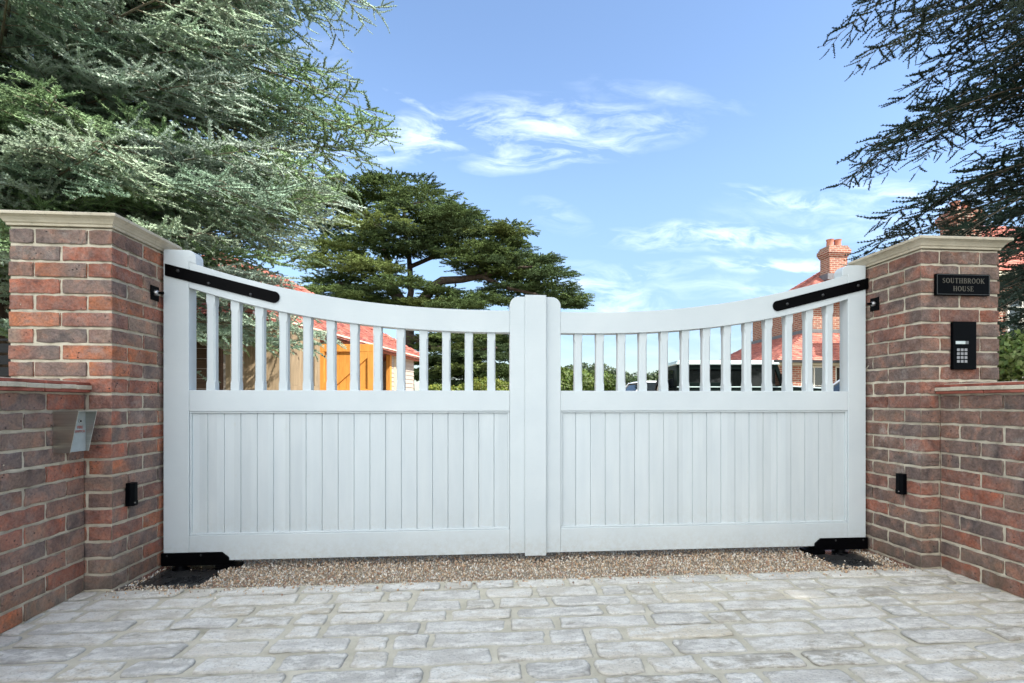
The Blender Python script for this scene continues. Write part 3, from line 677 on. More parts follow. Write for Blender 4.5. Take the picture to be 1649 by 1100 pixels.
# photocells
def cell(x, y, s, label):
    root = empty('photocell', (x,y,.37), label, 'photocell', 'black safety photocells on the piers'); d = .036*s
    w_ = .022
    pr = [(x,y-w_),(x+d*.6,y-w_),(x+d,y-w_*.55),(x+d,y+w_*.55),(x+d*.6,y+w_),(x,y+w_)]
    vs = [(a,b,.368) for a,b in pr]+[(a,b,.478) for a,b in pr]; n = 6
    fs = [tuple(range(n)), tuple(range(2*n-1,n-1,-1))]+[(k,k+n,(k+1)%n+n,(k+1)%n) for k in range(n)]
    mb = MB(); mb.add(vs, fs); b = mb.build('housing', M['signblack'], root, .002)
    bm = bmesh.new(); bm.from_mesh(b.data); bmesh.ops.recalc_face_normals(bm, faces=bm.faces); bm.to_mesh(b.data); bm.free()
    MB().box(min(x,x+d*1.06),max(x,x+d*1.06),y-.013,y+.013,.372,.392).build('lens', M['black'], root, .002)
    MB().tube([(x+d*1.0,y-.012,.384),(x+d*1.12,y-.012,.384)],.003,8).build('screw', M['steel'], root)
cell(-1.685, 2.607, 1, 'small black photocell low on the inner face of left pier')
cell(2.262, 2.60, -1, 'small black photocell low on the inner face of right pier')
# eye bolts that hold the upper hinges
def eyebolt(x, s, z, label):
    root = empty('hinge_bolt', (x,2.80,z), label, 'hinge bolt', 'upper hinge bolts on the piers')
    MB().box(min(x,x+.006*s),max(x,x+.006*s),2.77,2.835,z-.04,z+.035).build('back_plate', M['black'], root, .002)
    MB().tube([(x+.006*s,2.802,z),(x+.018*s,2.802,z),(x+.024*s,2.802,z)],[.016,.016,.010],6).build('nut', M['steel'], root)
    MB().tube([(x+.006*s,2.802,z),(x+.045*s,2.805,z)],.007,10).build('bolt_shank', M['black'], root)
eyebolt(-1.685, 1, 1.425, 'black hinge plate with steel nut on left pier, beside strap')
eyebolt(2.262, -1, 1.43, 'steel hinge nut and bolt on right pier beside strap')

# ------------------------------------------------------------------ sign lettering, drawn stroke by stroke
def glyph(ch):
    T_, t = .17, .06; out = []
    def bar(x0,z0,x1,z1): out.append([(x0,z0),(x1,z0),(x1,z1),(x0,z1)])
    def stem(x, z0=0, z1=1): bar(x,z0,x+T_,z1); bar(x-.07,z0,x+T_+.07,z0+t); bar(x-.07,z1-t,x+T_+.07,z1)
    def stroke(pts, ws):
        n = len(pts); Lf, Rt = [], []
        for i,(x,z) in enumerate(pts):
            a = pts[max(i-1,0)]; b = pts[min(i+1,n-1)]; dx, dz = b[0]-a[0], b[1]-a[1]; l = math.hypot(dx,dz)+1e-9; w_ = ws[i] if isinstance(ws,list) else ws
            Lf.append((x-dz/l*w_/2, z+dx/l*w_/2)); Rt.append((x+dz/l*w_/2, z-dx/l*w_/2))
        for i in range(n-1): out.append([Lf[i],Lf[i+1],Rt[i+1],Rt[i]])
    def ell(cx,cz,rx,rz,a0,a1,n=14,thick=.17,thin=.06):
        P = []; W_ = []
        for i in range(n+1):
            a = R(a0+(a1-a0)*i/n); P.append((cx+rx*math.cos(a), cz+rz*math.sin(a))); W_.append(thin+(thick-thin)*abs(math.cos(a)))
        stroke(P, W_)
    wd = .8
    if ch=='O': ell(.42,.5,.34,.47,0,360,22); wd=.86
    if ch=='H': stem(.08); stem(.6); bar(.2,.47,.65,.53); wd=.86
    if ch=='U': stem(.08,.25,1); bar(.62,.3,.69,1); bar(.54,.94,.77,1); ell(.41,.3,.25,.27,180,360,10); wd=.82
    if ch=='T': stem(.29); bar(.0,.93,.75,1); bar(.0,.78,.05,1); bar(.70,.78,.75,1); wd=.76
    if ch=='B': stem(.08); bar(.2,.93,.42,1); bar(.2,.5,.44,.56); bar(.2,0,.44,.06); ell(.40,.755,.2,.21,-90,90,8,.15); ell(.42,.27,.24,.24,-90,90,8,.17); wd=.74
    if ch=='R': stem(.08); bar(.2,.93,.42,1); bar(.2,.47,.42,.53); ell(.40,.735,.2,.23,-90,90,8,.15); stroke([(.38,.5),(.68,.03)],.15); bar(.62,0,.82,.06); wd=.8
    if ch=='K': stem(.08); stroke([(.22,.42),(.68,.97)],.06); stroke([(.34,.55),(.70,.03)],.16); bar(.6,.94,.8,1); bar(.6,0,.84,.06); wd=.82
    if ch=='E': stem(.08); bar(.2,.93,.62,1); bar(.2,.47,.5,.53); bar(.2,0,.66,.06); bar(.58,.78,.63,1); bar(.46,.4,.5,.6); bar(.62,0,.67,.24); wd=.72
    if ch=='S': stroke([(.58,.78),(.54,.9),(.38,.97),(.2,.9),(.13,.74),(.24,.6),(.42,.48),(.57,.34),(.55,.14),(.38,.03),(.18,.09),(.11,.26)],[.05,.06,.06,.09,.13,.17,.18,.16,.12,.06,.06,.05]); wd=.68
    return out, wd
def lettering(mb, text, cx, z, h, y, sx=1.0):
    gl = [glyph(c) for c in text]; sp = .13; W_ = sum(g_[1]+sp for g_ in gl)-sp; x = cx-W_*h*sx/2; k = 0
    for g_, wd in gl:
        for poly in g_:
            k += 1; mb.prism([(x+a*h*sx, z+b*h) for a,b in poly], y-.0006-.00004*(k%5), y+.0002)
        x += (wd+sp)*h*sx
yp = PR[1]
(x0,zt_),(x1,zb_) = ony(1503.5,441.5,yp), ony(1589.6,477.5,yp)
sg = empty('name_plaque', ((x0+x1)/2, yp, zb_), 'black house name plaque lettered SOUTHBROOK HOUSE, high on right pier', 'sign')
MB().box(x0,x1,yp-.016,yp-.0005,zb_,zt_).build('plate', M['signblack'], sg, .002)
mb = MB(); q=.004; yy=yp-.0168
for (a,b,c,d) in ((x0+q,x1-q,zt_-q-.002,zt_-q),(x0+q,x1-q,zb_+q,zb_+q+.002),(x0+q,x0+q+.002,zb_+q+.0025,zt_-q-.0025),(x1-q-.002,x1-q,zb_+q+.0025,zt_-q-.0025)): mb.box(a,b,yy,yy+.001,c,d)
mb.build('border_line', plain('plaque_border', (.075,.08,.08), .4), sg)
mb = MB(); cxs = (x0+x1)/2; hh = zt_-zb_
lettering(mb, 'SOUTHBROOK', cxs, zb_+hh*.56, hh*.235, yp-.0165, .98); lettering(mb, 'HOUSE', cxs, zb_+hh*.19, hh*.235, yp-.0165, .98)
mb.build('lettering', M['gilt'], sg)
(x0,zt_),(x1,zb_) = ony(1530,518.5,yp), ony(1567,595.5,yp)
kp = empty('keypad', ((x0+x1)/2, yp, zb_), 'tall black entry keypad panel with grey keys on right pier', 'keypad')
MB().box(x0,x1,yp-.020,yp-.0005,zb_,zt_).build('panel', M['signblack'], kp, .003)
def kbox(px0,py0,px1,py1,nm,mat,d=.022):
    a = ony(px0,py0,yp-.02); b = ony(px1,py1,yp-.02); return MB().box(a[0],b[0],yp-d,yp-.0195,b[1],a[1]).build(nm, mat, kp, .0008)
kbox(1539,549.3,1554.5,554.3,'name_window',M['led']); kbox(1555.5,549.3,1559.5,554.3,'call_button',plain('call_button_grey',(.15,.16,.17),.4))
for r_ in range(4):
    for c_ in range(3):
        px0 = 1541+c_*6.1; py0 = 561.2+r_*6.2; kbox(px0,py0,px0+4.2,py0+4.4,'key',M['key'])
# switch box on the left wall
wx = -1.80+.012
ya, yb_ = 2.308, 2.412; z0, z1 = .648, .822; pt, pb = .100, .066
sb = empty('switch_box', (wx,(ya+yb_)/2,z0), 'hooded stainless steel fire switch box on the left low wall', 'switch box')
def sheet(vs, t=.0025):
    # vs quad, thickened along its normal
    a = [Vector(p) for p in vs]; n = (a[1]-a[0]).cross(a[2]-a[0]).normalized()*t
    m_ = MB(); k = len(a); m_.add([tuple(p) for p in a]+[tuple(p+n) for p in a], [tuple(range(k-1,-1,-1)), tuple(range(k,2*k))]+[(i,(i+1)%k,(i+1)%k+k,i+k) for i in range(k)]); return m_
sheet([(wx,ya,z0),(wx+pb,ya,z0),(wx+pt,ya,z1),(wx,ya,z1)],-.002).build('cheek', M['brushed'], sb)
sheet([(wx,yb_,z0),(wx+pb,yb_,z0),(wx+pt,yb_,z1),(wx,yb_,z1)]).build('cheek', M['brushed'], sb)
MB().box(wx+.0005,wx+pt,ya-.002,yb_+.002,z1+.0003,z1+.003).build('hood', M['brushed'], sb)
fr = MB().box(wx-.004,wx+.056,ya+.003,yb_-.003,z0+.002,z1-.002).build('face_plate', M['facegrey'], sb, .001)
MB().tube([(wx+.056,ya+.068,z0+.132),(wx+.059,ya+.068,z0+.132)],.0095,14).build('key_switch', M['steel'], sb)
MB().tube([(wx+.0592,ya+.068,z0+.132),(wx+.060,ya+.068,z0+.132)],.0045,10).build('keyhole', M['black'], sb)
def txt(body, size, loc, rot, mat, parent, name):
    c = bpy.data.curves.new(name,'FONT'); c.body = body; c.size = size; c.align_x = 'CENTER'; c.extrude = .0002; c.offset = size*.02
    tmp = bpy.data.objects.new(name, c); COL.objects.link(tmp); dg = bpy.context.evaluated_depsgraph_get()
    me = bpy.data.meshes.new_from_object(tmp.evaluated_get(dg)); bpy.data.objects.remove(tmp)
    me.materials.clear(); me.materials.append(mat); o = bpy.data.objects.new(name, me); COL.objects.link(o); o.parent = parent
    o.location = Vector(loc)-wloc(parent); o.rotation_euler = rot; return o
txt('FIRE', .017, (wx+.0568,ya+.068,z0+.100), (R(90),0,R(90)), M['redtxt'], sb, 'lettering')
txt('SWITCH', .0145, (wx+.0568,ya+.068,z0+.083), (R(90),0,R(90)), M['redtxt'], sb, 'lettering')

# ------------------------------------------------------------------ trees
def shoot_template(L, nr, nl, nw, per, seed, core=0):
    """a twig clothed in needle tufts, along +x, up +z; returns triangles (T,3,3)"""
    r = np.random.RandomState(seed); tris = []
    for i in range(nr):
        t = (i+.3)/nr; c = np.array([L*t, r.normal(0,.004), .0])
        for j in range(per):
            a = r.uniform(0,2*math.pi); el = r.uniform(.35,1.25); d = np.array([math.cos(el)*.8, math.sin(a)*math.sin(el), math.cos(a)*math.sin(el)*.85+.28])
            d /= np.linalg.norm(d); ln = nl*r.uniform(.7,1.15)*(1-.35*t); s = np.cross(d, r.normal(size=3)); s /= np.linalg.norm(s)+1e-9
            tris.append([c-s*nw/2, c+s*nw/2, c+d*ln])
    if core:                                   # the densely needled middle of the twig
        q = [np.array([0, math.cos(k*math.pi/2+.6), math.sin(k*math.pi/2+.6)]) for k in range(4)]
        for (xa, ra, xb, rb) in ((0, core*.8, L*.5, core), (L*.5, core, L*1.02, core*.15)):
            for k in range(4):
                a, b = q[k], q[(k+1)%4]; A0, B0 = np.array([xa,0,0]), np.array([xb,0,0])
                tris.append([A0+a*ra, A0+b*ra, B0+a*rb]); tris.append([A0+b*ra, B0+b*rb, B0+a*rb])
    return np.array(tris)
def place(tmpl, P, D, U, S):
    """copies of the template at P along D with up U and scale S -> (N*T*3,3)"""
    D = D/np.linalg.norm(D,axis=1,keepdims=True); Sd = np.cross(U, D); Sd /= np.linalg.norm(Sd,axis=1,keepdims=True)+1e-9; Uu = np.cross(D, Sd)
    B = np.stack([D,Sd,Uu],1)*S[:,None,None]                     # rows
    return (tmpl.reshape(-1,3)[None]@B+P[:,None,:])              # N, T*3, 3
def crown_mesh(name, P, D, U, S, C, tmpls, mat, parent, seed=0):
    r = np.random.RandomState(seed); which = r.randint(0,len(tmpls),len(P)); Vs=[]; Cs=[]
    for k,t in enumerate(tmpls):
        m = which==k
        if not m.any(): continue
        V = place(t, P[m], D[m], U[m], S[m]); Vs.append(V.reshape(-1,3))
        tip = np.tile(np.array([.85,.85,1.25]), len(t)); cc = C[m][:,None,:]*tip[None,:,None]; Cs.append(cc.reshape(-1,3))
    V = np.concatenate(Vs); Cc = np.concatenate([np.concatenate(Cs), np.ones((len(V),1))],1)
    return fastmesh(name, V, np.arange(len(V)).reshape(-1,3), mat, Cc, parent, False)
def cedar(name, label, base, H, Rf, nprim, zlo, seed, pal, droop=.25, rise=.25, dens=None, tm=None, tseed=5, latstep=.21, shootstep=.085, sl=1.0, keep=None, group=None, extra=()):
    root = empty(name, base, label, 'tree', group); r = np.random.RandomState(seed); bx,by,bz = base
    tr = MB(); tr.tube([(bx,by,bz-.1),(bx+.05,by,bz+H*.3),(bx-.05,by+.04,bz+H*.65),(bx,by,bz+H)],[H*.026,H*.02,H*.011,.01],10)
    P,D,S,C = [],[],[],[]; br = MB()
    for i in range(nprim+len(extra)):
        t = ((i+.5)/nprim)**.9; z = zlo+(H-zlo-.2)*t; az = i*2.39996+r.uniform(-.3,.3)
        if i >= nprim: z, az = extra[i-nprim][0], R(extra[i-nprim][1])
        Ln = Rf(z, az)*r.uniform(.78,1.08)
        dn = 1.0 if dens is None else dens(z, az)
        if Ln < .2 or dn <= 0: continue
        d = np.array([math.cos(az), math.sin(az), 0]); sd = np.array([-d[1], d[0], 0]); rz = rise*r.uniform(.6,1.4); dp = droop*r.uniform(.7,1.3); bend = r.normal(0,.12)
        def pt(s): return np.array([bx,by,bz+z])+d*Ln*s+sd*bend*Ln*s*s+np.array([0,0,Ln*(rz*s-dp*s*s)])
        ss = np.linspace(0,1,8); br.tube([pt(s) for s in ss], [max(.003,.0065*Ln*(1-s)**.9) for s in ss], 5, False)
        nl = int(Ln/latstep*(.55+.45*dn)); tint = pal[r.randint(len(pal))]
        for j in range(nl):
            s = .10+.90*(j+r.uniform(0,1))/nl; p0 = pt(s); tan = pt(min(1,s+.05))-pt(s-.05); tan /= np.linalg.norm(tan)
            side = 1 if j%2 else -1; ang = R(r.uniform(38,68)); ll = (.28+.42*Ln*(1-s)*r.uniform(.55,1.1))*(1 if s<.9 else .7)
            ll = min(ll, 1.5)
            ld = tan*math.cos(ang)+sd*side*math.sin(ang)+np.array([0,0,r.normal(.02,.08)]); ld /= np.linalg.norm(ld); ldp = r.uniform(.05,.35)
            def lp(q): return p0+ld*ll*q+np.array([0,0,-ldp*ll*q*q])
            br.tube([lp(0),lp(.5),lp(1)], [.006,.004,.002], 3, False)
            ns = max(2,int(ll/shootstep*dn)); lt = np.array(tint)*r.uniform(.75,1.25)
            ls = np.cross(ld,[0,0,1.]); ls /= np.linalg.norm(ls)+1e-9
            for k in range(ns):
                q = (k+r.uniform(.2,1))/ns; sg_ = 1 if k%2 else -1; a2 = R(r.uniform(20,65)); up = r.normal(.05,.14)
                dd = ld*math.cos(a2)+ls*sg_*math.sin(a2)+np.array([0,0,up-.35*ldp]); 
                if k == ns-1: dd = ld+np.array([0,0,-ldp])
                P.append(lp(q)); D.append(dd); S.append(sl*r.uniform(.55,1.2)*(1.15-.4*q)); C.append(lt*r.uniform(.8,1.2))
    P,D,S,C = map(np.array,(P,D,S,C))
    if keep is not None:
        m = keep(P); P,D,S,C = P[m],D[m],S[m],C[m]
    U = np.tile([0.,0.,1.],(len(P),1))+r.normal(0,.25,(len(P),3))
    tr.build('trunk', M['bark'], root); br.build('branches', M['paleb'], root)
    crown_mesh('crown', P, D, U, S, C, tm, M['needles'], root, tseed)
    print(name, len(P), 'shoots'); return root
TM = [shoot_template(.26,8,.037,.0105,14,k,.0085) for k in range(6)]
for k_, t_ in enumerate(TM):                   # twigs bend a little, no two the same way
    t_[...,1] += [.5,-.6,.2,-.3,.8,-.9][k_]*t_[...,0]**2; t_[...,2] += [.5,.9,-.5,.2,-.9,.6][k_]*t_[...,0]**2
BLUE = [(.33,.42,.32),(.26,.36,.265),(.39,.48,.35),(.23,.33,.17),(.42,.50,.42)]
DARK = [(.055,.080,.062),(.040,.065,.046),(.07,.095,.072),(.045,.068,.050)]
def RfL(z, az):
    R0 = 4.35 if z < 8 else 4.35*(1-(z-8)/8)
    if z < 4.2: R0 = 3.8 if z < 3.3 else 3.8+.55*(z-3.3)/.9
    return max(.4, R0)
def dL(z, az):
    a = math.cos(az-R(-20)); return 1.0 if a > -.1 else .42
def keepL(P):
    return ~((P[:,0] > -2.25)&(P[:,1] < 3.3))&~((P[:,1] > 8.35)&(P[:,2] < 2.9))&(P[:,1]>2.2)
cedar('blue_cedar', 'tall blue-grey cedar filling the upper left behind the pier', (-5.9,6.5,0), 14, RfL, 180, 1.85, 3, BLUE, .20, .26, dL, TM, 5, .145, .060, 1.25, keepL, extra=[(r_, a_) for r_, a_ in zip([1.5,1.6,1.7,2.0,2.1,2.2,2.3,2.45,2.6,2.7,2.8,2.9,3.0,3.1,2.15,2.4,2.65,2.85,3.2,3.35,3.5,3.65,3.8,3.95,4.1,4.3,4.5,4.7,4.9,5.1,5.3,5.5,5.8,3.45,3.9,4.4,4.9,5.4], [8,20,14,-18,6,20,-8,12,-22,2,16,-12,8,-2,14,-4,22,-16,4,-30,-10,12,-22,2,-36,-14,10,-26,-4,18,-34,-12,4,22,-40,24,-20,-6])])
def RfR(z, az):
    if z < 3.4: return 2.9+(z-1.7)*.4
    return max(.4, 3.9 if z < 4.4 else 3.6 if z < 5 else 3.85 if z < 8 else 3.85*(1-(z-8)/7.5))
def dR(z, az):
    a = math.cos(az-R(195)); return 1.0 if a > -.1 else .5
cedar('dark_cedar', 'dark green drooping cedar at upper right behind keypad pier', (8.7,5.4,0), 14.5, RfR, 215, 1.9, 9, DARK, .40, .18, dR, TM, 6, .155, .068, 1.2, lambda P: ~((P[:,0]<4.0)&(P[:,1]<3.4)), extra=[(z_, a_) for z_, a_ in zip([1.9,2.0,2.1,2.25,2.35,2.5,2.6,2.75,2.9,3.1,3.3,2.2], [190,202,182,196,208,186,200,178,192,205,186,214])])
TMB = [shoot_template(1.0,11,.22,.12,8,k+20) for k in range(3)]
cedar('shade_cedar', 'broad unseen shade cedar standing behind and right of the camera', (7.6,-3.4,0), 15.5, lambda z,a: max(.4, 4.6 if z < 10 else 4.6*(1-(z-10)/6)), 80, 3.2, 15, DARK, .2, .2, None, TMB, 6, .34, .24, 1.0, lambda P: P[:,0]>1.14*P[:,1]+.5)  # out-of-view tree placed so its crown shades the entrance

# cedar of Lebanon, tiers of flat foliage pads on heavy limbs, 28 m away
PADS = [(540,312,40,12),(585,303,55,13),(640,300,55,14),(690,318,45,15),(735,343,32,11),(760,352,22,8),(528,336,34,14),(600,328,60,12),(665,340,50,13),(700,355,38,9),
 (560,372,55,13),(530,400,45,16),(610,362,50,12),(650,378,45,12),(705,372,45,12),(750,368,40,12),(790,378,40,12),(825,370,26,7),(590,398,60,13),(665,402,45,12),(720,398,45,13),(770,405,45,12),(820,400,40,10),
 (550,428,55,13),(610,432,45,12),(640,455,38,9),(555,455,50,13),(525,470,40,14),(575,482,50,12),(600,470,35,10),(775,428,45,11),(820,422,45,12),(860,420,35,11),(800,445,50,11),(850,445,45,12),(885,440,26,9),
 (830,468,50,12),(880,465,40,12),(910,478,25,8),(870,488,45,9),(912,490,20,5),(700,488,40,6),(660,492,30,6),(735,492,36,5),(765,484,40,5),(720,470,20,5),(545,492,34,8),
 (705,548,34,14),(745,540,40,12),(790,548,40,13),(815,575,30,12),(770,575,36,11),(725,582,38,12),(695,600,34,12),(750,606,40,13),(800,606,38,14),(650,606,22,12),(662,580,14,8),(700,560,30,12),(735,562,30,12),(765,560,30,12),(805,562,24,10),(700,582,26,10),(745,592,34,12),(785,592,30,12),(815,596,20,12),(715,618,30,10),(765,622,34,10),(810,622,24,10),(690,545,20,10),(775,536,24,8),(812,548,16,8)]
def lebanon():
    r = np.random.RandomState(4); Z0 = 28.0; base = at(655,680,Z0); base = (base[0],base[1],0)
    root = empty('spreading_cedar', base, 'spreading cedar with flat dark tiers and crooked limbs, behind left gate leaf', 'tree')
    P,D,S,C = [],[],[],[]; pal = np.array([(.115,.16,.055),(.085,.125,.045),(.15,.19,.062),(.07,.105,.045)])
    br = MB(); Lm = Z0/F
    for (cx,cy,hw,hh) in PADS:
        for rep in range(2):
            Z = Z0+r.uniform(-3.5,3.5)*(1 if rep else .5); c = np.array(at(cx+r.uniform(-10,10),cy+r.uniform(-2,2),Z)); a = hw*Lm*1.0; b = a*.85; h = hh*Lm*.5
            tint = pal[r.randint(4)]; nf = int(8+hw*.5)
            for k in range(nf):
                th = r.uniform(0,6.28); q = math.sqrt(r.uniform(0,1)); fc = c+np.array([a*q*math.cos(th), b*q*math.sin(th), h*(1-q*q)*r.uniform(.2,1)-h*.3*q+r.normal(0,h*.22)])
                out = fc-c; out[2] = 0; out = out/(np.linalg.norm(out)+1e-6); ft = tint*r.uniform(.75,1.3)
                for j in range(9):
                    an = th+r.normal(0,.9); dd = np.array([math.cos(an),math.sin(an),r.normal(.02,.16)])
                    P.append(fc+np.array([r.normal(0,.22),r.normal(0,.22),r.normal(0,.07)])); D.append(dd+out*.5); S.append(r.uniform(.55,1.15)); C.append(ft*r.uniform(.8,1.25))
    tr = MB(); rp = lambda L: [Vector(at(x,y,Z)) for x,y,Z in L]
    tr.tube([Vector(base)]+rp([(654,600,28),(656,540,28),(655,500,28)]), [.50,.42,.38,.36], 10)
    for L,ra in (([(656,505,28),(640,478,28),(628,460,28.2),(625,420,28),(612,370,28),(606,330,28)],[.36,.33,.30,.20,.12,.06]),
                 ([(655,505,28),(662,470,28.3),(660,430,28.5),(655,380,28.4),(650,330,28.2)],[.22,.17,.15,.10,.05]),
                 ([(656,508,28),(680,485,27.7),(698,462,27.4),(712,452,27.3),(745,450,27.2),(775,445,27),(815,432,26.8),(860,430,26.6)],[.34,.30,.26,.22,.19,.15,.11,.06]),
                 ([(628,460,28.2),(600,463,28),(575,462,27.6),(545,455,27.5)],[.16,.11,.08,.05]),
                 ([(660,430,28.5),(700,413,28),(745,412,27.5),(790,402,27.4)],[.13,.11,.08,.04]),
                 ([(775,445,27),(820,465,26.8),(870,475,26.5)],[.13,.09,.05]),([(612,370,28),(580,340,28),(550,325,28)],[.1,.07,.04]),([(640,478,28),(600,440,28.5),(560,410,29)],[.16,.1,.05]),
                 ([(650,330,28.2),(690,325,28),(720,340,27.8)],[.06,.05,.03]),([(656,540,28),(700,560,26.5),(750,565,25.5),(800,560,25)],[.2,.14,.09,.05])):
        tr.tube(rp(L), ra, 7)
    tr.build('trunk', M['bark'], root)
    P,D,S,C = map(np.array,(P,D,S,C)); U = np.tile([0.,0.,1.],(len(P),1))
    tm = [shoot_template(.5,7,.12,.05,6,k+40) for k in range(3)]
    crown_mesh('crown', P, D, U, S, C, tm, M['needles'], root, 3); print('lebanon', len(P))
lebanon()
# shrubs, far trees, wood edge
def bush(name, label, cat, c, rx, ry, rz, n, pal, seed, size=.10, group=None, trunk=None, part='crown', kind=None, lobes=9):
    r = np.random.RandomState(seed); root = empty(name, (c[0],c[1],0), label, cat, group)
    lo = []
    for k in range(lobes):
        d = r.normal(size=3); d /= np.linalg.norm(d); d[2] = abs(d[2])*.9-.1; lo.append((np.array(c)+d*np.array([rx,ry,rz])*.55, r.uniform(.38,.62), r.uniform(.7,1.25)))
    Vs, Cs = [], []
    for (lc, q, tn) in lo:
        m = n//lobes; d = r.normal(size=(m,3)); d /= np.linalg.norm(d,axis=1,keepdims=True); rad = r.uniform(.55,1.05,(m,1))**.5
        p = lc+d*rad*np.array([rx,ry,rz])*q; t1 = r.normal(size=(m,3)); t1 /= np.linalg.norm(t1,axis=1,keepdims=True); t2 = np.cross(t1,d); t2 /= np.linalg.norm(t2,axis=1,keepdims=True)+1e-9
        s = size*r.uniform(.6,1.3,(m,1)); Vs.append(np.stack([p-t1*s, p+t2*s*.55, p+t1*s, p-t2*s*.55],1).reshape(-1,3))
        cc = np.array(pal)[r.randint(len(pal),size=m)]*tn*r.uniform(.75,1.25,(m,1)); Cs.append(np.repeat(cc,4,0))
    V = np.concatenate(Vs); V[:,2] = np.maximum(V[:,2], .0); Cc = np.concatenate([np.concatenate(Cs),np.ones((len(V),1))],1)
    o = fastmesh(part, V, np.arange(len(V)).reshape(-1,4), M['leaf'], Cc, root, False, 4)
    t = MB(); zt = trunk or c[2]
    t.tube([(c[0],c[1],-.05),(c[0]+.03*rx,c[1],zt*.6),(c[0],c[1],zt)],[.06*rx+.01,.05*rx+.01,.02*rx],7)
    for k in range(5):
        l_ = lo[k%len(lo)][0]; t.tube([(c[0],c[1],zt*.55),tuple(l_)],[.03*rx+.006,.01*rx+.002],5)
    t.build('stem' if cat in ('shrub','plant') else 'trunk', M['bark'], root); return root
GR = [(.10,.15,.03),(.075,.12,.025),(.13,.17,.04)]; FG = [(.060,.085,.035),(.050,.075,.030),(.075,.10,.042)]
YG = [(.22,.24,.04),(.16,.20,.04),(.12,.17,.03)]
def bat(px, py, Z): return at(px,py,Z)
bush('green_shrub','bright green shrub just right of the meeting stiles, seen through right leaf','shrub', bat(915,622,30), 1.6,1.4,1.35, 9000, GR, 31, .10,'shrubs beyond the gate')
bush('green_shrub','second green shrub between bright shrub and distant wood','shrub', bat(950,626,34), 1.8,1.5,1.3, 9000, GR, 32, .11,'shrubs beyond the gate')
bush('yellow_shrub','yellow-green shrub under the spreading cedar, left of meeting strip','shrub', bat(790,634,24), 1.7,1.0,.75, 8000, YG, 33, .07,'shrubs beyond the gate')
bush('yellow_shrub','smaller yellow-green shrub under the cedar beside the garage','shrub', bat(715,638,24), 1.2,1.0,.6, 6000, YG, 34, .07,'shrubs beyond the gate')
bush('leafy_shrub','bright leafy shrub behind the right low wall','shrub', bat(1643,588,5.2), .46,.40,.40, 5200, [(.16,.22,.05),(.10,.16,.04),(.22,.27,.10)], 35, .030,'shrubs beyond the gate')
bush('small_plant','tiny leafy sprig peeping over right wall coping beside pier','plant', bat(1594,625,3.0), .055,.05,.07, 260, [(.05,.08,.03),(.08,.11,.04)], 36, .012)
def far_wood():
    r = np.random.RandomState(77); Vs,Cs = [],[]
    for k in range(330):
        px = r.uniform(820,1240); Z = r.uniform(105,150); hgt = r.uniform(6.5,9.6)*Z/125*(1+.14*math.sin(px*.035)); c = np.array(at(px,648,Z)); c[2] = hgt*.55
        for q in range(5):
            lc = c+np.array([r.normal(0,1.6),r.normal(0,1.6),r.uniform(-.42,.36)*hgt]); m = 85; d = r.normal(size=(m,3)); d /= np.linalg.norm(d,axis=1,keepdims=True)
            p = lc+d*np.array([1.6,1.6,1.25])*r.uniform(.75,1.1,(m,1)); t1 = r.normal(size=(m,3)); t1 /= np.linalg.norm(t1,axis=1,keepdims=True); t2 = np.cross(t1,d)
            s = r.uniform(.28,.5,(m,1)); Vs.append(np.stack([p-t1*s,p+t2*s*.7,p+t1*s,p-t2*s*.7],1).reshape(-1,3)); cc = np.array(FG)[r.randint(3)]*r.uniform(.7,1.45); Cs.append(np.tile(cc,(m*4,1))*np.repeat(r.uniform(.85,1.15,(m,1)),4,0))
    V = np.concatenate(Vs); Cc = np.concatenate([np.concatenate(Cs),np.ones((len(V),1))],1)
    o = fastmesh('distant_wood', V, np.arange(len(V)).reshape(-1,4), M['leaf'], Cc, None, False, 4); tag(o,'distant belt of green trees across the horizon beyond the cars','wood',kind='stuff')
far_wood()

# ------------------------------------------------------------------ fences in the left background
def slatfence(name, label, p0, p1, z1, mat, sh, gap, posts, grp=None):
    a, b = Vector(p0), Vector(p1); d = (b-a); L = d.length; d.normalize(); n = Vector((-d.y,d.x,0)); root = empty(name, (a.x,a.y,0), label, 'fence', grp)
    def bx(s0,s1,o0,o1,z0_,z1_,nm,m=mat):
        P = [a+d*s0+n*o0, a+d*s1+n*o0, a+d*s1+n*o1, a+d*s0+n*o1]; MBx.add([(p.x,p.y,z0_) for p in P]+[(p.x,p.y,z1_) for p in P],[(0,3,2,1),(4,5,6,7),(0,1,5,4),(1,2,6,5),(2,3,7,6),(3,0,4,7)])
    MBx = MB(); z = .04
    while z < z1: bx(0,L,-.01,.012,z,min(z1,z+sh),'s'); z += sh+gap
    MBx.build('board_panel', mat, root, .002)
    for k in range(posts):
        MBx = MB(); s = L*k/(posts-1); bx(s-.05,s+.05,.013,.11,0,z1+.03,'p'); MBx.build('post', mat, root, .003)
slatfence('slat_fence','black horizontal slat fence left of the left pier',(-6.6,3.9,0),(-2.75,3.55,0),1.27,M['blackwood'],.058,.018,4)
slatfence('board_fence','dark stained board fence seen through the first balusters',(-5.6,7.75,0),(-3.86,7.85,0),1.75,M['darkwood'],.14,.006,3)

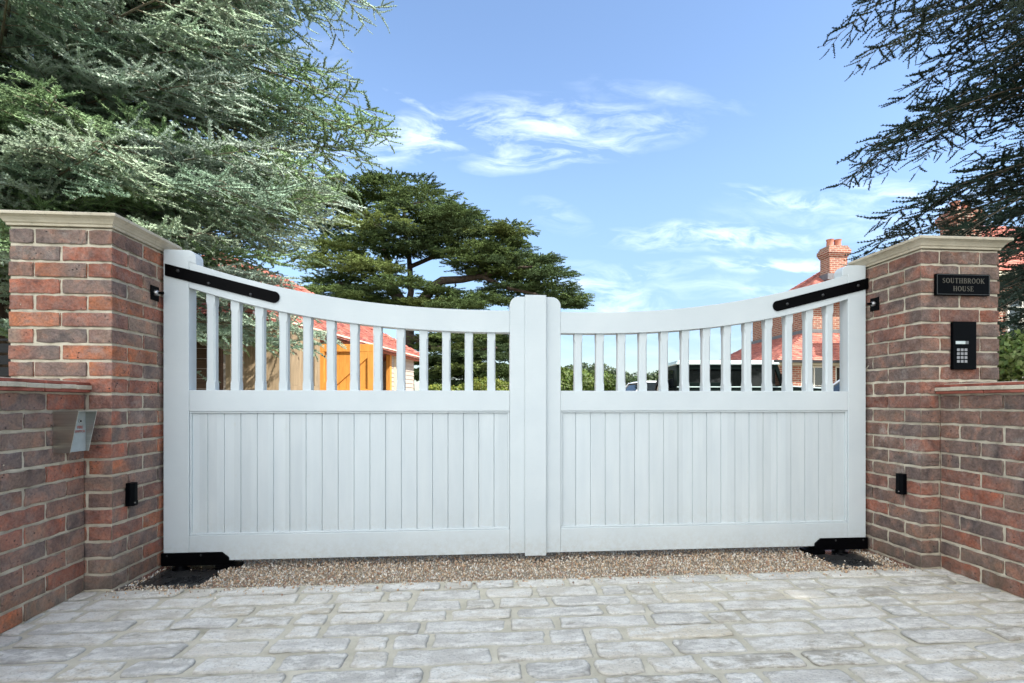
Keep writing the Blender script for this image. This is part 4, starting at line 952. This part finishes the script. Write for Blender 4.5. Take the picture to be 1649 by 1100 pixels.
def tile_roof(name, faces, parent, rh=.10, tw=.165, thick=.016, seed=1):
    """faces: (eave left, eave right, top right, top left); overlapping plain tiles laid in courses, one mesh"""
    r = np.random.RandomState(seed); V=[]; Fq=[]; C=[]; n=0
    for (A,B,Ct,D) in faces:
        A,B,Ct,D = map(Vector,(A,B,Ct,D)); ud = (B-A).normalized(); mid = (Ct+D)/2-A; sv = mid-ud*mid.dot(ud); Ls = sv.length; sv.normalize(); nn = ud.cross(sv); 
        if nn.z < 0: nn = -nn
        Lu = (B-A).length; uD = (D-A).dot(ud); uC = (Ct-A).dot(ud); rows = int(Ls/rh)+1
        for i in range(rows):
            v0, v1 = i*rh, min((i+1)*rh+.02, Ls); t0 = min(1, (i+.5)*rh/Ls); ul = uD*t0; ur = Lu+(uC-Lu)*t0; off = (i%2)*tw/2; k0 = int((ul-off)/tw)-1; k1 = int((ur-off)/tw)+1
            for k in range(k0,k1+1):
                a = max(ul, off+k*tw+.003); b = min(ur, off+(k+1)*tw-.003)
                if b-a < .02: continue
                h = thick*1.6+r.uniform(-.004,.006); tl = r.uniform(-.004,.004); jv = r.uniform(-.006,.006)
                def P(u_,v_,h_): q = A+ud*u_+sv*v_+nn*h_; return (q.x,q.y,q.z)
                V += [P(a,v0+jv,h+tl),P(b,v0+jv,h-tl),P(b,v1,thick*.6),P(a,v1,thick*.6),P(a,v0+jv,h+tl-thick),P(b,v0+jv,h-tl-thick),P(b,v1,-.01),P(a,v1,-.01)]
                Fq += [(n,n+1,n+2,n+3),(n+4,n+5,n+1,n),(n+4,n,n+3,n+7),(n+1,n+5,n+6,n+2)]; n += 8
                c = np.array([(.46,.17,.125),(.40,.145,.11),(.50,.20,.15),(.34,.125,.105)][r.randint(4)])*r.uniform(.85,1.15); C += [tuple(c)+(1,)]*8
    return fastmesh(name, np.array(V), np.array(Fq), M['tileattr'], np.array(C), parent, False, 4)
M['tileattr'] = attrm('clay_tile', .85, .2, 18, .18)
# ------------------------------------------------------------------ garage
G0 = Vector((-2.30,17.55,0)); Gd = Vector((-math.sin(R(11.8)),-math.cos(R(11.8)),0)); Gn = Vector((-Gd.y,Gd.x,0))  # Gd runs towards us, Gn points out (+x)
if Gn.x < 0: Gn = -Gn
def garage():
    root = empty('garage', (G0.x,G0.y,0), 'oak garage with red tiled roof and open doors, behind left leaf', 'garage'); Lg = 8.6; Dp = 5.5; EH = 2.42
    def q(s, o, z): p = G0+Gd*s+Gn*o; return (p.x,p.y,z)
    def bx(mb,s0,s1,o0,o1,z0,z1):
        P = [q(s0,o0,0),q(s1,o0,0),q(s1,o1,0),q(s0,o1,0)]; mb.add([(p[0],p[1],z0) for p in P]+[(p[0],p[1],z1) for p in P],[(0,1,2,3),(7,6,5,4),(0,4,5,1),(1,5,6,2),(2,6,7,3),(3,7,4,0)])
    m = MB(); z = .05
    # weatherboarded front (openings left for the doors) and sides
    segs = [(.0,1.0),(1.75,2.05),(5.0,5.2),(8.3,8.6)]
    while z < 2.25:
        for (a,b) in segs: bx(m,a,b,-.10,.0,z,z+.13); bx(m,a,b,.0006,.016,z,z+.03)
        bx(m,-.0,.02,-Dp,-.10,z,z+.13); bx(m,-.016,-.0005,-Dp,-.0,z,z+.03); bx(m,Lg-.02,Lg,-Dp,-.10,z,z+.13); bx(m,0,Lg,-Dp-.02,-Dp,z,z+.13); z += .1305
    m.build('weatherboard_wall', M['clap'], root)
    m = MB(); bx(m,0,Lg,-.12,-.005,2.26,EH); bx(m,-.12,Lg+.12,.001,.14,2.27,2.33); m.build('soffit', M['cream'], root)
    m = MB(); bx(m,-.25,Lg+.2,.16,.27,EH-.14,EH-.03); m.build('gutter', M['cream'], root, .02)
    for s in (.98,1.70,2.05,3.5,5.0,6.6,8.3):
        m = MB(); bx(m,s-.07,s+.07,-.10,.02,0,2.27); m.build('oak_post', M['oak'] if s>2 else M['paleoak'], root, .004)
    m = MB(); bx(m,1.05,1.63,-.06,-.02,0,2.2); m.build('side_door', M['paleoak'], root)
    m = MB(); bx(m,1.15,1.5,-.019,-.010,1.25,2.0); m.build('door_pane', plain('door_pane', (.42,.33,.22), .3), root)
    m = MB(); bx(m,2.1,Lg-.3,-3.0,-2.9,0,2.3); m.build('back_partition', M['darkwood'], root)
    # hipped roof
    o = .28; RZ = 4.27; Hd = Dp/2
    c = [q(-o,o,EH-.10),q(Lg+o,o,EH-.10),q(Lg+o,-Dp-o,EH-.10),q(-o,-Dp-o,EH-.10),q(Hd,-Hd,RZ),q(Lg-Hd,-Hd,RZ)]
    m = MB(); m.add(c,[(1,0,4,5),(2,1,5),(3,2,5,4),(0,3,4)]); m.add([(a,b,z_-.06) for a,b,z_ in c[:4]],[(0,1,2,3)]); rf = m.build('roof', M['tiles'], root)
    tile_roof('roof_tiles', [(c[1],c[0],c[4],c[5]),(c[2],c[1],c[5],c[5]),(c[3],c[2],c[5],c[4]),(c[0],c[3],c[4],c[4])], rf)
    # scalloped eave and hip tiles
    m = MB(); n = 56
    for k in range(n):
        s = -o+(Lg+2*o)*k/n; bx(m,s+.005,s+(Lg+2*o)/n-.005,o-.10,o+.03,EH-.145+.006*(k%2),EH-.115+.006*(k%2))
    m.build('eave_tiles', M['tiles'], rf)
    for (a,b) in ((c[0],c[4]),(c[3],c[4]),(c[4],c[5]),(c[1],c[5])):
        a,b = Vector(a),Vector(b); m = MB(); kk = int((b-a).length/.30)
        for k in range(kk):
            p0 = a.lerp(b,k/kk); p1 = a.lerp(b,(k+.97)/kk); m.tube([p0+Vector((0,0,.03)),p1+Vector((0,0,.045))],[.085,.10],8)
        m.build('hip_tiles', M['tiles'], rf)
garage()
def ledged_door(p, ang, wd, h, label, face, mat, z0=.03, t=.05, brace=True):
    """door leaf hinged at p, running along ang; ledges and braces on the side that faces 'face'(+1/-1 local y)"""
    root = empty('garage_door', (0,0,0), label, 'door', 'open oak garage doors'); nb = max(3,int(round(wd/.15))); mb = MB()
    for k in range(nb): mb.box(wd*k/nb+.002, wd*(k+1)/nb-.002, -.014, .014, z0+.02, z0+h-.02)
    mb.build('boards', mat, root, .002)
    y0_, y1_ = (-t,-.0145) if face < 0 else (.0145,t)
    for (a,b,c,d,nm) in ((0,wd,h-.16,h,'ledge'),(0,wd,h*.5-.08,h*.5+.08,'ledge'),(0,wd,0,.2,'ledge')): MB().box(a,b,y0_,y1_,z0+c,z0+d).build(nm, mat, root, .004)
    for (a,b) in ((0,.12),(wd-.12,wd)): 
        for (c,d) in ((.2,h*.5-.08),(h*.5+.08,h-.16)): MB().box(a,b,y0_,y1_,z0+c+.001,z0+d-.001).build('frame_stile', mat, root, .004)
    if brace:
        for (c,d) in ((.2,h*.5-.08),(h*.5+.08,h-.16)):
            MB().prism([(.121,z0+c+.002),(.29,z0+c+.002),(wd-.121,z0+d-.13),(wd-.121,z0+d-.002),(wd-.26,z0+d-.002),(.121,z0+c+.14)], y0_+.003, y1_).build('brace', mat, root, .003)
    root.location = p; root.rotation_euler = (0,0,ang); return root
p = at(514,648,11.0); ledged_door((p[0],p[1],0), R(-4), 1.16, 2.07, 'orange oak door with Z brace standing open in the sun', -1, M['oak'])
p = at(466.5,648,8.4); ledged_door((p[0],p[1],0), R(62), .60, 2.06, 'shaded oak door leaf with ledges, right of the plain one', -1, M['shadeoak'], brace=False)
p = at(392,648,8.0); ledged_door((p[0],p[1],0), R(4), .70, 1.98, 'wide plain oak door leaf in shade behind balusters', 1, M['shadeoak'])
p = at(363,648,8.0); o = empty('oak_post', (p[0],p[1],0), 'single sunlit oak post left of the shaded door leaf', 'post')
MB().box(p[0],p[0]+.075,p[1],p[1]+.09,0,1.76).build('post_shaft', M['paleoak'], o, .004)
MB().box(p[0]-.006,p[0]+.081,p[1]-.006,p[1]+.096,1.7603,1.775).build('post_cap', M['paleoak'], o, .003)
M['oak_edge'] = M['oak']

# ------------------------------------------------------------------ house
def house():
    root = empty('brick_house', (13,18,0), 'red brick house with tiled roofs and chimneys behind right gate leaf', 'house')
    wl = MB()
    wl.box(11.75,22,17.8,21.6,0,4.55)                  # main block
    wl.box(14.35,22,13.6,17.79,0,4.55)                 # front wing
    wl.build('wall', M['hbrick'], root)
    # lean-to walls: piers and openings
    lw = MB()
    for (a,b) in ((10.35,10.9),(11.9,12.15),(13.2,14.34)): lw.box(a,b,16.85,17.08,0,2.12)
    lw.box(10.9,11.9,16.85,17.08,0,.75); lw.box(12.15,13.2,16.85,17.08,0,.75)
    lw.box(10.13,10.345,16.85,21.9,0,2.12)
    lw.build('lean_to_wall', M['hbrick'], root)
    m = MB(); m.box(9.95,14.34,16.66,17.1,2.125,2.26); m.box(9.95,10.36,17.11,22,2.125,2.26); m.build('soffit', M['cream'], root)
    m = MB(); m.box(9.80,14.3,16.50,16.60,2.20,2.29); m.box(9.80,9.90,16.61,22.1,2.20,2.29); m.build('gutter', M['gutter'], root)
    m = MB(); z = 3.41; e = 2.27
    A=(9.85,16.55,e);B=(14.34,16.55,e);Cc=(14.34,17.8,z);D=(11.75,17.8,z);E=(9.85,23.0,e);Fp=(11.75,21.7,z);G=(14,23.0,e);Hh=(14,21.7,z)
    m.add([A,B,Cc,D,E,Fp,G,Hh],[(0,1,2,3),(4,0,3,5),(6,4,5,7)]); lr = m.build('lean_to_roof', M['tiles'], root); tile_roof('roof_tiles', [(A,B,Cc,D),(E,A,D,Fp)], lr, seed=2)
    m = MB(); m.box(11.70,14.3,17.72,17.799,z-.03,z+.10); m.box(11.67,11.749,17.80,21.7,z-.03,z+.10); m.build('flashing', M['lead'], root)
    # main roof (hipped) and wing roof
    m = MB(); o=.3; e=4.55; rz=6.15
    m.add([(11.75-o,17.8-o,e),(22,17.8-o,e),(22,21.6+o,e),(11.75-o,21.6+o,e),(13.6,19.7,rz),(22,19.7,rz)],[(0,1,5,4),(3,0,4),(2,3,4,5),(1,2,5),(0,3,2,1)]); rf = m.build('roof', M['tiles'], root); V5 = m.v[-6:]; tile_roof('roof_tiles', [(V5[0],V5[1],V5[5],V5[4]),(V5[3],V5[0],V5[4],V5[4])], rf, seed=3)
    m = MB(); e=4.56; rz=6.75
    m.add([(14.35-o,13.6-o,e),(22.3,13.6-o,e),(22.3,18.3,e),(14.35-o,18.3,e),(16.6,15.9,rz),(20,15.9,rz)],[(0,1,5,4),(3,0,4),(2,3,4,5),(1,2,5),(0,3,2,1)]); rf2 = m.build('roof', M['tiles'], root); V5 = m.v[-6:]; tile_roof('roof_tiles', [(V5[0],V5[1],V5[5],V5[4]),(V5[3],V5[0],V5[4],V5[4])], rf2, seed=4)
    m = MB(); m.box(14.2,22,13.40,13.598,4.36,4.54); m.box(14.0,22.1,13.28,13.39,4.42,4.53); m.build('cornice', M['cream'], root)
    def chimney(cx, cy, wx_, wy, z0, z1, rf_, pots, par):
        m = MB(); m.box(cx-wx_/2,cx+wx_/2,cy-wy/2,cy+wy/2,z0,z1-.42)
        for k,(o_,h0,h1) in enumerate(((.03,-.42,-.36),(.06,-.36,-.29),(.09,-.29,-.14),(.05,-.14,-.07),(.02,-.07,0))): m.box(cx-wx_/2-o_,cx+wx_/2+o_,cy-wy/2-o_,cy+wy/2+o_,z1+h0,z1+h1)
        ch = m.build('chimney', M['hbrick'], par)
        for dx in pots: MB().tube([(cx+dx,cy,z1),(cx+dx,cy,z1+.06),(cx+dx,cy,z1+.22),(cx+dx,cy,z1+.30)],[.15,.13,.12,.145],12).build('chimney_pot', plain('terracotta',(.42,.17,.11),.8), ch)
        return ch
    chimney(13.55,18.9,.72,.55,5.2,6.85,rf,(-.15,.16),rf)
    MB().box(13.1,14.0,18.6,19.2,5.55,5.78).build('chimney_flashing', M['lead'], rf)
    chimney(14.85,14.9,.80,.60,4.7,6.80,rf2,(-.18,.18),rf2)
    def window(x0,x1,y,z0,z1,nx,nz,nm='window'):
        t=.05; m = MB(); m.box(x0,x1,y-.03,y+.03,z0,z0+t); m.box(x0,x1,y-.03,y+.03,z1-t,z1); m.box(x0,x0+t,y-.03,y+.03,z0+t,z1-t); m.box(x1-t,x1,y-.03,y+.03,z0+t,z1-t)
        for k in range(1,nx): xx=x0+(x1-x0)*k/nx; m.box(xx-.02,xx+.02,y-.02,y+.02,z0+t,z1-t)
        for k in range(1,nz): zz=z0+(z1-z0)*k/nz; m.box(x0+t,x1-t,y-.018,y+.018,zz-.015,zz+.015)
        f = m.build(nm, M['creamwhite'], root)
        MB().box(x0+t,x1-t,y+.004,y+.012,z0+t,z1-t).build('pane', M['darkglass'], f)
        MB().box(x0-.05,x1+.05,y-.09,y-.031,z0-.06,z0-.002).build('sill', M['creamwhite'], f)
    window(10.9,11.9,16.9,.76,2.11,2,2); window(12.15,13.2,16.9,.76,2.11,3,2)
    window(14.95,15.9,13.565,2.75,4.0,2,3); window(14.95,15.9,13.565,.8,2.1,2,3); window(17,18,13.565,2.75,4.0,2,3); window(17,18,13.565,.8,2.1,2,3)
    MB().tube([(14.28,13.5,0.1),(14.28,13.5,4.4)],.04,8).build('downpipe', M['gutter'], root)
house()

# ------------------------------------------------------------------ vehicles
def wheel(root, x, y, r, wd, s, rimmat=None):
    T_ = MB(); pr = [(-wd/2,r*.66),(-wd/2,r*.93),(-wd*.38,r),(wd*.38,r),(wd/2,r*.93),(wd/2,r*.66)]; n = 28
    def lathe(mb, prof, cx, cy, cz):
        vs = [(cx+q*math.cos(2*math.pi*k/n), cy+o, cz+q*math.sin(2*math.pi*k/n)) for o,q in prof for k in range(n)]
        mb.add(vs, [(i*n+k,i*n+(k+1)%n,(i+1)*n+(k+1)%n,(i+1)*n+k) for i in range(len(prof)-1) for k in range(n)], True)
    lathe(T_, pr, x, y, r); wh = T_.build('wheel', M['rubber'], root)
    m = MB(); lathe(m, [(s*wd/2*.5,r*.67),(s*wd*.46,r*.64),(s*wd*.30,r*.5),(s*wd*.32,r*.2),(s*wd*.42,r*.12),(s*wd*.42,.001)], x, y, r); m.build('rim', rimmat or M['rim'], wh)
def offroader():
    root = empty('off_road_car', (0,0,0), 'boxy dark green off-roader with pale roof and spare wheel on back', 'car', None)
    Wd = 1.72; BW = 1.27  # belt height
    prof = [(0,.50),(.16,.50),(.24,.78),(.37,.92),(.84,.92),(.97,.78),(1.05,.50),(2.50,.50),(2.58,.78),(2.71,.92),(3.18,.92),(3.31,.78),(3.38,.50),(3.70,.50),(3.75,.62),(3.75,1.20),(2.67,BW-.005),(2.65,BW),(0,BW)]
    MB().prism(prof, 0, Wd).build('body', M['carblack'], root, .03, 3)
    zt = 1.80; frame = MB()
    for (a,b) in ((0,.26),(1.22,1.36)):
        for y in (.02,Wd-.08): frame.box(a,b,y,y+.06,BW,zt)
    for y in (.02,Wd-.08):
        frame.box(.0,2.47,y+.001,y+.059,zt-.11,zt+.001); frame.box(.26,1.22,y+.001,y+.059,BW,BW+.10); frame.box(.72,.76,y+.002,y+.058,BW+.1,zt-.11)
        frame.add([(2.61,y,BW),(2.71,y,BW),(2.53,y,zt),(2.43,y,zt),(2.61,y+.06,BW),(2.71,y+.06,BW),(2.53,y+.06,zt),(2.43,y+.06,zt)],[(0,1,2,3),(7,6,5,4),(0,4,5,1),(1,5,6,2),(2,6,7,3),(3,7,4,0)])
    frame.box(0,.06,.08,Wd-.08,zt-.1,zt); frame.box(0,.06,.08,.4,BW,zt-.1); frame.box(0,.06,Wd-.4,Wd-.08,BW,zt-.1)
    frame.build('window_frames', M['carblack'], root, .008)
    for (a,b,z0) in ((.26,1.22,BW+.10),(1.36,2.47,BW)):
        for y in (.045,Wd-.055): MB().box(a,b,y,y+.008,z0,zt-.11).build('side_window', M['carglassT'], root)
    MB().add([(2.65,.08,BW),(2.65,Wd-.08,BW),(2.47,Wd-.08,zt),(2.47,.08,zt)],[(0,1,2,3)]).build('windscreen', M['carglassT'], root)
    MB().box(-.03,2.55,-.02,Wd+.02,zt+.002,zt+.06).box(.02,2.45,.05,Wd-.05,zt+.0605,zt+.12).build('roof', M['carroof'], root, .02, 3)
    MB().box(-.005,2.65,-.018,-.001,BW-.035,BW-.012).box(-.005,3.70,-.014,-.001,BW-.15,BW-.125).build('waist_trim', M['carroof'], root, .004)
    MB().box(-.012,-.001,.3,Wd-.3,BW,zt-.12).build('rear_window', M['carglass'], root)
    MB().prism([(2.70,BW+.0),(3.71,1.202),(3.71,1.23),(2.70,BW+.03)],.22,Wd-.22).build('bonnet', M['carblack'], root, .01)
    MB().prism([(2.69,BW-.01),(3.72,1.195),(3.72,1.225),(2.69,BW+.02)],-.012,.14).build('wing_top', M['carroof'], root, .006)  # pale strip colours in the reflection along the bonnet edge
    MB().box(3.75,3.81,.05,Wd-.05,.55,.70).build('bumper', M['gutter'], root, .01); MB().box(-.08,-.0,.05,Wd-.05,.50,.62).build('bumper', M['gutter'], root, .01)
    for y in (.25,Wd-.25): MB().tube([(3.74,y,.98),(3.78,y,.98)],.10,16).build('headlight', M['lamp'], root)
    for y in (.09,Wd-.09): MB().tube([(.01,y,1.0),(-.025,y,1.0)],.045,12).build('tail_light', M['redlamp'], root)
    for y,s in ((-.12,-1),(Wd+.12,1)): m=MB().box(2.53,2.59,y-.07,y+.07,BW+.06,BW+.30); m.box(2.55,2.57,min(y,y-s*.1),max(y,y-s*.1),BW+.1,BW+.12); m.build('wing_mirror', M['gutter'], root, .01)
    for x in (.605,2.945):
        for y,s in ((.10,-1),(Wd-.10,1)): wheel(root, x, y, .40, .22, s)
    # spare wheel, carried upright on the rear door
    n=28; T_=MB(); prof2=[(-.10,.26),(-.10,.36),(-.07,.39),(.07,.39),(.10,.36),(.10,.26)]; cx,cy,cz=-.16,Wd*.52,1.10
    vs=[(cx+o,cy+q*math.cos(2*math.pi*k/n),cz+q*math.sin(2*math.pi*k/n)) for o,q in prof2 for k in range(n)]
    T_.add(vs,[(i*n+(k+1)%n,i*n+k,(i+1)*n+k,(i+1)*n+(k+1)%n) for i in range(5) for k in range(n)],True); sw=T_.build('spare_wheel', M['rubber'], root)
    MB().tube([(cx-.05,cy,cz),(cx-.08,cy,cz)],[.26,.2],n).build('rim', M['rim'], sw)
    for x in (1.55,):
        for y in (.35,1.05): m=MB().box(x,x+.12,y,y+.42,BW-.02,1.62); m.build('seat', M['seatg'], root, .04)
    root.location = (4.86,12.55,0); root.rotation_euler = (0,0,R(-5)); return root
def glassT():
    m = MT('tinted_car_glass', .03, spec=.35); m.col((.008,.010,.010))
    tr = m.n('ShaderNodeBsdfTransparent', {'Color': (.55,.6,.58,1)}); ms = m.n('ShaderNodeMixShader', {0: .22})
    m.t.links.new(m.b.outputs[0], ms.inputs[1]); m.t.links.new(tr.outputs[0], ms.inputs[2]); m.t.links.new(ms.outputs[0], m.t.nodes['Material Output'].inputs[0]); return m.m
M['carglassT'] = glassT()
offroader()
def car(label, paint_, L, Hh, Wd, cab, loc, rot, name='parked_car'):
    """cab: x of windscreen foot, roof front, roof rear, rear foot (front at x=0)"""
    root = empty(name, (0,0,0), label, 'car', 'ordinary cars on the drive'); bz = Hh*.60; a,b,c,d = cab
    def loft(st, nm, mat, sub=1):
        mb = MB(); vs=[]; n=0
        for (x, w0, z0, w1, z1) in st:
            ring = [(-w0,z0),(-w0*1.0,z0+(z1-z0)*.35),(-w1*1.0,z0+(z1-z0)*.8),(-w1*.9,z1),(w1*.9,z1),(w1,z0+(z1-z0)*.8),(w0,z0+(z1-z0)*.35),(w0,z0)]; n=len(ring)
            vs += [(x,y,z) for y,z in ring]
        k=len(st); mb.add(vs,[(i*n+j,i*n+(j+1)%n,(i+1)*n+(j+1)%n,(i+1)*n+j) for i in range(k-1) for j in range(n)]+[tuple(range(n-1,-1,-1)),tuple(range((k-1)*n,k*n))],True)
        o = mb.build(nm, mat, root); 
        bm = bmesh.new(); bm.from_mesh(o.data); bmesh.ops.recalc_face_normals(bm, faces=bm.faces); bm.to_mesh(o.data); bm.free()
        s = o.modifiers.new('s','SUBSURF'); s.levels = 2; s.render_levels = 2; return o
    h = Wd/2
    loft([(0,h*.72,.35,h*.6,.60),(.12,h*.9,.25,h*.82,.74),(.6,h*.98,.24,h*.92,bz-.14),(a,h,.22,h*.94,bz),(L*.5,h,.22,h*.95,bz+.02),(d-.2,h,.22,h*.95,bz+.03),(L-.12,h*.92,.26,h*.84,bz-.05),(L,h*.74,.38,h*.66,bz-.2)],'body',paint_)
    zt = Hh
    # glasshouse as a dark shell with a painted roof and pillars over it
    q0,q1 = h*.88,h*.70
    g_ = [(a,-q0,bz-.03),(a,q0,bz-.03),(b,q1,zt-.05),(b,-q1,zt-.05),(c,-q1,zt-.05),(c,q1,zt-.05),(d,-q0,bz-.03),(d,q0,bz-.03)]
    def pane(idx, nm):
        MB().add([g_[i] for i in idx],[tuple(range(len(idx)))]).build(nm, M['carglass'], root)
    pane((0,1,2,3),'windscreen'); pane((7,6,4,5),'rear_window'); pane((6,0,3,4),'side_window'); pane((1,7,5,2),'side_window')
    m = MB(); m.add([(b-.08,-q1-.02,zt-.06),(b-.08,q1+.02,zt-.06),(c+.08,q1+.02,zt-.06),(c+.08,-q1-.02,zt-.06),(b+.1,-q1*.8,zt),(b+.1,q1*.8,zt),(c-.1,q1*.8,zt),(c-.1,-q1*.8,zt)],[(0,3,2,1),(4,5,6,7),(0,1,5,4),(1,2,6,5),(2,3,7,6),(3,0,4,7)]); m.build('roof', paint_, root, .03, 3)
    m = MB()
    for s in (-1,1):
        m.tube([(a-.02,s*q0,bz-.04),(b,s*(q1+.01),zt-.04)],.032,6); m.tube([(d+.02,s*q0,bz-.04),(c,s*(q1+.01),zt-.04)],.06,6)
        xm=(a+d)/2; m.tube([(xm,s*(q0+.0),bz-.04),(xm,s*(q1+.01),zt-.05)],.03,6)
    m.build('pillars', paint_, root)
    for x in (L*.19,L*.80):
        for s in (-1,1): wheel(root, x, s*(h-.09), .32, .20, s)
    for s in (-1,1):
        MB().tube([(.10,s*h*.62,.62),(.02,s*h*.60,.62)],[.12,.08],14).build('headlight', M['lamp'], root); MB().tube([(L-.08,s*h*.66,.78),(L-.0,s*h*.64,.78)],[.09,.06],12).build('tail_light', M['redlamp'], root)
        MB().box(a+.18,a+.30,min(s*h,s*(h+.16)),max(s*h,s*(h+.16)),bz,bz+.13).build('wing_mirror', paint_, root, .02)
    root.location = loc; root.rotation_euler = (0,0,rot)
p = at(1007,648,16.6); car('white car with sloping screen parked left of the off-roader', M['carwhite'], 4.4, 1.56, 1.8, (.22,.72,3.2,3.9), (p[0]-.2,p[1]+.5,0), R(4))
p = at(1290,648,11.0); car('silver car whose windscreen shows beside the right pier', M['carsilver'], 4.1, 1.46, 1.72, (.95,1.75,3.2,3.9), (p[0],p[1]+.4,0), R(2))
